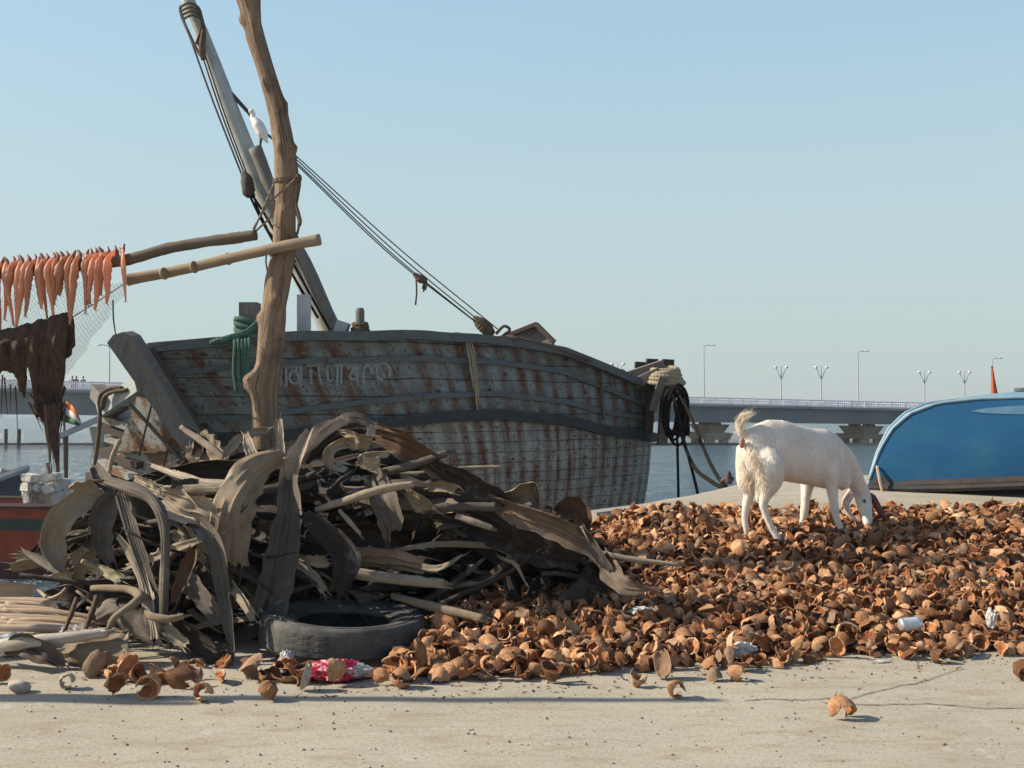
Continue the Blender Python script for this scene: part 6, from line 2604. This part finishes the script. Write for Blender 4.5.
# can
M['can'] = simple('can_aluminium', (.72, .73, .74), (.55, .57, .6), 30, .32, .2, .002, metal=.7)
M['can_label'] = simple('can_print', (.62, .66, .7), (.45, .5, .55), 60, .4, .2, .002, metal=.3)
cc = at(910, 624, 5.62)
ct = thing('drink_can', 'silver drink can lying on its side on the brown husks', 'can', cc)
ax = V((math.cos(R(8)), math.sin(R(8)), .05)).normalized()
mb = MB()
pr = [(-.058, .0), (-.058, .02), (-.056, .024), (-.052, .031), (-.046, .0325), (.046, .0325), (.053, .027), (.056, .026), (.058, .025), (.056, .023), (.054, .0)]
up = V((0, 0, 1))
s1 = ax.cross(up).normalized()
u1 = s1.cross(ax)
rg = [[cc + ax * x + (s1 * math.cos(a) + u1 * math.sin(a)) * max(r_, .0005) for a in [2 * PI * i / 28 for i in range(28)]] for x, r_ in pr]
mb.rings(rg)
mb.build('can_body', M['can'], ct, smooth=True)
mb = MB()
rg = [[cc + ax * x + (s1 * math.cos(a) + u1 * math.sin(a)) * .0331 for a in [2 * PI * i / 28 for i in range(28)]] for x in (-.036, .036)]
mb.rings(rg, caps=False)
mb.build('printed_band', M['can_label'], ct, smooth=True)

# ------------------------------------------------------------------ goat
def goat_mat():
    m = NT('goat_coat')
    ob = m.coords('Object')
    n = m.noise(m.mapping(ob, (1, 1, .6)), 9, 5, .65)
    f = m.noise(m.mapping(ob, (60, 60, 22)), 1, 4, .7)
    c = m.mix(m.ramp(n, [(.35, 0.0), (.7, 1.0)]), (.79, .75, .68), (.68, .61, .52))
    sep = m.n('ShaderNodeSeparateXYZ')
    m.link(ob, sep.inputs[0])
    c = m.mix(m.ramp(f, [(.5, 0.0), (.75, .4)]), c, (.5, .42, .33))
    return m.fin(c, .85, m.bump(m.math('ADD', f, m.math('MULTIPLY', n, .6)), .7, .006), .25)


M['goat'] = goat_mat()
M['goat_hair'] = simple('goat_hair', (.8, .71, .56), (.74, .65, .5), 14, .8, .3)
M['goat_ear'] = simple('goat_ear', (.11, .03, .022), (.17, .06, .045), 30, .7)
M['goat_ear_pale'] = simple('goat_ear_pale', (.62, .5, .43), (.5, .36, .3), 30, .7)
M['hoof'] = simple('hoof', (.12, .1, .085), (.07, .06, .05), 40, .6)
M['goat_skin'] = simple('goat_skin', (.4, .19, .16), (.32, .16, .13), 30, .6)


def gd(px):
    return lerp(7.12, 7.5, (px - 745) / 115)


GB = at(790, 532, 7.28)
mb = MB()
# trunk: (px centre, top py, bottom py, half width m)
TRK = [(741, 440, 462, .04), (746, 429, 478, .085), (756, 424, 484, .115), (768, 419.5, 481, .125), (783, 420, 481, .13), (798, 424.5, 483.5, .135), (812, 428, 486, .13), (826, 429, 489, .115), (837, 435, 488, .095), (845, 444, 486, .07)]
rg = []
for i, (px, a, b, hw) in enumerate(TRK):
    d = gd(px)
    top, bot = at(px, a, d), at(px, b, d)
    c = (top + bot) / 2
    h = (top - bot).length / 2
    side = V((-.28, .96, 0)).normalized()
    r = []
    for k in range(24):
        an = 2 * PI * k / 24
        cy, sz_ = math.cos(an), math.sin(an)
        wfac = 1 - .18 * max(0, sz_)           # narrower along the spine
        r.append(c + side * cy * hw * wfac * (1 if abs(cy) < .99 else 1) + V((0, 0, sz_ * h)))
    rg.append(r)
mb.rings(rg)


def gl(pts, rad, seg=12, n=20, flat=1.0):
    mb.tube([at(*p) for p in pts], rad, seg, n=n, flat=flat)


# neck down to the head
gl([(832, 452, gd(832)), (843, 460, gd(843)), (851, 472, gd(851)), (858, 487, gd(858) + .02)], [.1, .085, .07, .056], 14)
# head, hanging: poll at top, muzzle in the husks
gl([(856, 482, gd(856) + .02), (860.5, 490, gd(858) + .03), (863.5, 500, gd(858) + .02), (866, 512, gd(858) - .02), (867.5, 521, gd(858) - .05), (868, 526, gd(858) - .06)], [.052, .058, .055, .042, .034, .022], 14)
nd_, fd_ = -.09, .09
# near hind
hn = 7.06
gl([(762, 444, hn + .17), (766, 458, hn + .06), (771, 470, hn), (772, 482, hn), (767, 493, hn), (763.5, 502, hn), (765, 512, hn), (769, 522, hn), (774, 532, hn), (779, 539, hn)], [.07, .1, .092, .066, .042, .03, .024, .022, .022, .026], 12, 34)
# far hind
hf = 7.25
gl([(750, 448, hf - .04), (748, 466, hf), (746, 482, hf), (749, 494, hf), (746.5, 504, hf), (745, 516, hf), (745.5, 528, hf), (746.5, 535, hf)], [.09, .085, .062, .038, .029, .023, .022, .026], 12, 34)
# near front
fn = 7.3
gl([(829, 456, fn + .03), (831, 472, fn - .01), (832, 486, fn - .01), (833.5, 500, fn - .01), (834.5, 507, fn - .01), (836.5, 518, fn - .01), (840, 527, fn - .01), (842, 531, fn - .01)], [.075, .062, .043, .03, .031, .022, .021, .027], 12, 30)
# far front
ff = 7.5
gl([(812, 462, ff - .06), (809, 476, ff), (807, 488, ff), (805.5, 500, ff), (805, 507, ff), (803, 519, ff), (801.5, 527, ff), (801, 531, ff)], [.07, .06, .042, .03, .031, .023, .021, .027], 12, 30)
# tail stump, brisket
gl([(748, 436, gd(745)), (741, 432, gd(740)), (738.5, 423, gd(740))], [.034, .026, .016], 10)
gl([(838, 476, gd(836)), (846, 486, gd(842))], [.07, .045], 12, 8)
mb.ell(at(776, 449, gd(772) - .02), (.1, .12, .13), None, 16, 10)
goat = mb.build('goat', M['goat'], origin=GB)
fuse(goat, .0085, 5, .5)
tag(goat, 'white goat with raised tail grazing head down on the coconut husks', 'goat')
for k, p in enumerate(((779, 540.5, hn), (746.7, 536.5, hf), (842.5, 532.5, fn - .01), (800.8, 532.5, ff))):
    c = at(*p)
    m2 = MB()
    m2.tube([c + V((0, 0, .035)), c + V((.008, 0, .01)), c + V((.012, 0, -.012))], [.024, .029, .031], 10)
    m2.build('hoof', M['hoof'], goat, smooth=True)


def ear(pts, w_, mat, seed):
    m2 = MB()
    P_ = [at(*p) for p in pts]
    frond(P_, w_, .35, 20, -10, (.5, .9, 1, .8, .3), .008, False, 16, 7, seed, .03, mb=m2)
    return m2.build('ear', mat, goat, smooth=True)


hd = gd(858)
ear([(866, 494, hd + .02), (872, 497, hd + .02), (877, 506, hd), (882, 514, hd - .03), (886, 521, hd - .05)], .05, M['goat_ear'], 51)
ear([(857, 492, hd - .02), (850, 497, hd - .07), (846, 504, hd - .1), (850, 514, hd - .12), (858, 522, hd - .13)], .042, M['goat_ear_pale'], 52)
m2 = MB()
m2.tube([at(855, 486, hd + .06), at(849, 492, hd + .1), at(843.5, 500, hd + .12), at(842, 508, hd + .12)], [.014, .014, .011, .004], 9, n=12)
m2.build('horn', M['goat_ear_pale'], goat, smooth=True)
m2 = MB()
m2.tube([at(859, 485, hd + .04), at(857, 489, hd + .13), at(852, 497, hd + .17), at(848, 506, hd + .18)], [.014, .014, .011, .004], 9, n=12)
m2.build('horn', M['goat_ear_pale'], goat, smooth=True)
for px, dd in ((864.5, -.045), (865.5, .06)):
    m2 = MB()
    m2.ell(at(px, 501, hd + dd), (.011, .011, .011), None, 10, 8)
    m2.build('eye', M['hoof'], goat, smooth=True)
m2 = MB()
m2.ell(at(742, 443, gd(741) - .045), (.02, .014, .035), None, 12, 8)
m2.build('bare_rump_skin', M['goat_skin'], goat, smooth=True)
m2 = MB()
m2.tube([at(762, 486, hn + .09), at(760, 494, hn + .08), at(759, 501, hn + .08)], [.03, .034, .02], 12, n=10)
m2.build('scrotum', M['goat'], goat, smooth=True)


def hairs(name, n, root, tip, w_, seed, mat):
    r = random.Random(seed)
    m2 = MB()
    for i in range(n):
        t = r.random()
        a, b, c = root(t, r), None, None
        b, c = tip(t, r, a)
        s = V((r.uniform(-1, 1), r.uniform(-1, 1), r.uniform(-.3, .3))).normalized() * w_
        m2.add([a - s, a + s, b + s * .7, b - s * .7, c], [(0, 1, 2, 3), (3, 2, 4)])
    return m2.build(name, mat, goat)


# short coat lying over the whole body
gm = goat.data
r_ = random.Random(71)
m2 = MB()
polys = list(gm.polygons)
areas = [p.area for p in polys]
for p in r_.choices(polys, weights=areas, k=11000):
    c = V(p.center) + ORIG[goat.name]
    n_ = V(p.normal)
    dn = V((-.35, -.1, -1)) + V((r_.gauss(0, .35), r_.gauss(0, .3), r_.gauss(0, .3)))
    tg = dn - n_ * dn.dot(n_)
    if tg.length < .1:
        continue
    tg = tg.normalized() * r_.uniform(.012, .03) + n_ * r_.uniform(.001, .007)
    s_ = tg.cross(n_).normalized() * .0014
    m2.add([c - s_ - n_ * .001, c + s_ - n_ * .001, c + tg], [(0, 1, 2)])
m2.build('coat_hair', M['goat'], goat)

# tail plume curling up and forward
tp = [(748, 437), (743, 433), (740, 427), (740.5, 420), (745, 416)]
tsp = smooth_path([at(x, y, gd(740)) for x, y in tp], 50)
hairs('tail_hair', 600, lambda t, r: tsp[int(t * 45)] + V((r.gauss(0, .018), r.gauss(0, .016), r.gauss(0, .012))),
      lambda t, r, a: ((lambda d_: (a + d_ * .5 + V((0, 0, .012)), a + d_ + V((r.gauss(0, .012), 0, .0))))((tsp[min(49, int(t * 45) + 5)] - tsp[int(t * 45)]).normalized() * r.uniform(.045, .08) + V((r.uniform(-.06, .035) * (1 - t) + .03 * t, r.gauss(0, .02), -.03 * (1 - t))))), .0016, 1, M['goat_hair'])
# breeches on both thighs
hairs('breech_hair', 700, lambda t, r: at(lerp(740, 744, t) + r.uniform(-1, 8), lerp(444, 482, t), 7.16 + r.uniform(-.07, .06)),
      lambda t, r, a: ((lambda d_: (a + d_ * .5 + V((-.012, -.005, 0)), a + d_))(V((r.uniform(-.03, .0), r.uniform(-.03, .005), -r.uniform(.05, .1))))), .0011, 2, M['goat_hair'])
hairs('breech_hair', 520, lambda t, r: at(lerp(751, 766, t) + r.uniform(-4, 5), lerp(446, 490, t), 7.03 + r.uniform(-.05, .03)),
      lambda t, r, a: ((lambda d_: (a + d_ * .5 + V((-.008, -.008, 0)), a + d_))(V((r.uniform(-.03, .01), r.uniform(-.02, .005), -r.uniform(.05, .09))))), .0011, 3, M['goat_hair'])

# ------------------------------------------------------------------ egret on the spar top
M['egret'] = simple('egret_white', (.8, .79, .76), (.68, .66, .62), 14, .7)
M['beak'] = simple('beak', (.5, .34, .1), (.4, .26, .08), 20, .5)
M['leg'] = simple('bird_leg', (.09, .08, .07), rough=.6)
ed = EGRET.y
base = at(259.5, 148, ed)
mb = MB()
mb.tube([at(267, 142, ed), at(263, 134, ed), at(258, 125, ed), at(254.5, 119, ed)], [.012, .075, .08, .045], 14, n=18, flat=.85)
mb.tube([at(255.5, 122, ed), at(252.6, 118, ed), at(253.4, 114.5, ed), at(251.8, 112, ed)], [.05, .032, .026, .03], 10, n=14)
mb.ell(at(251.4, 111.6, ed), (.036, .032, .032))
mb.tube([at(263, 136, ed), at(266, 140, ed), at(268, 143.5, ed)], [.05, .04, .012], 8, n=8, flat=.6)
eg = mb.build('egret', M['egret'], origin=base)
fuse(eg, .011, 3)
tag(eg, 'white egret perched on the tip of the short spar beside the mast', 'egret')
mb = MB()
mb.tube([at(250.6, 111.5, ed), at(248.4, 112.4, ed - .03)], [.014, .003], 8)
mb.build('beak', M['beak'], eg, smooth=True)
for s in (0, 1):
    mb = MB()
    mb.tube([at(260.5 + s * 1.5, 137, ed + .04 * s - .02), at(260 + s, 143, ed + .03 * s), at(259 + s, 148, ed + .03 * s)], .009, 6, n=6)
    mb.build('leg', M['leg'], eg)
print('individual husks', nind, 'all', len(pts))

# ------------------------------------------------------------------ sea haze
hm = bpy.data.materials.new('haze')
hm.use_nodes = True
hn_ = hm.node_tree
hn_.nodes.remove(hn_.nodes['Principled BSDF'])
pv = hn_.nodes.new('ShaderNodeVolumePrincipled')
pv.inputs['Color'].default_value = (.9, .93, .95, 1)
pv.inputs['Density'].default_value = .00045
pv.inputs['Anisotropy'].default_value = .3
hn_.links.new(pv.outputs[0], hn_.nodes['Material Output'].inputs['Volume'])
mb = MB()
mb.box((0, 2950, (WZ - 6 + 12) / 2), (8400, 6400, 12 - WZ + 6))
hz = mb.build('haze', hm)
tag(hz, kind='stuff')
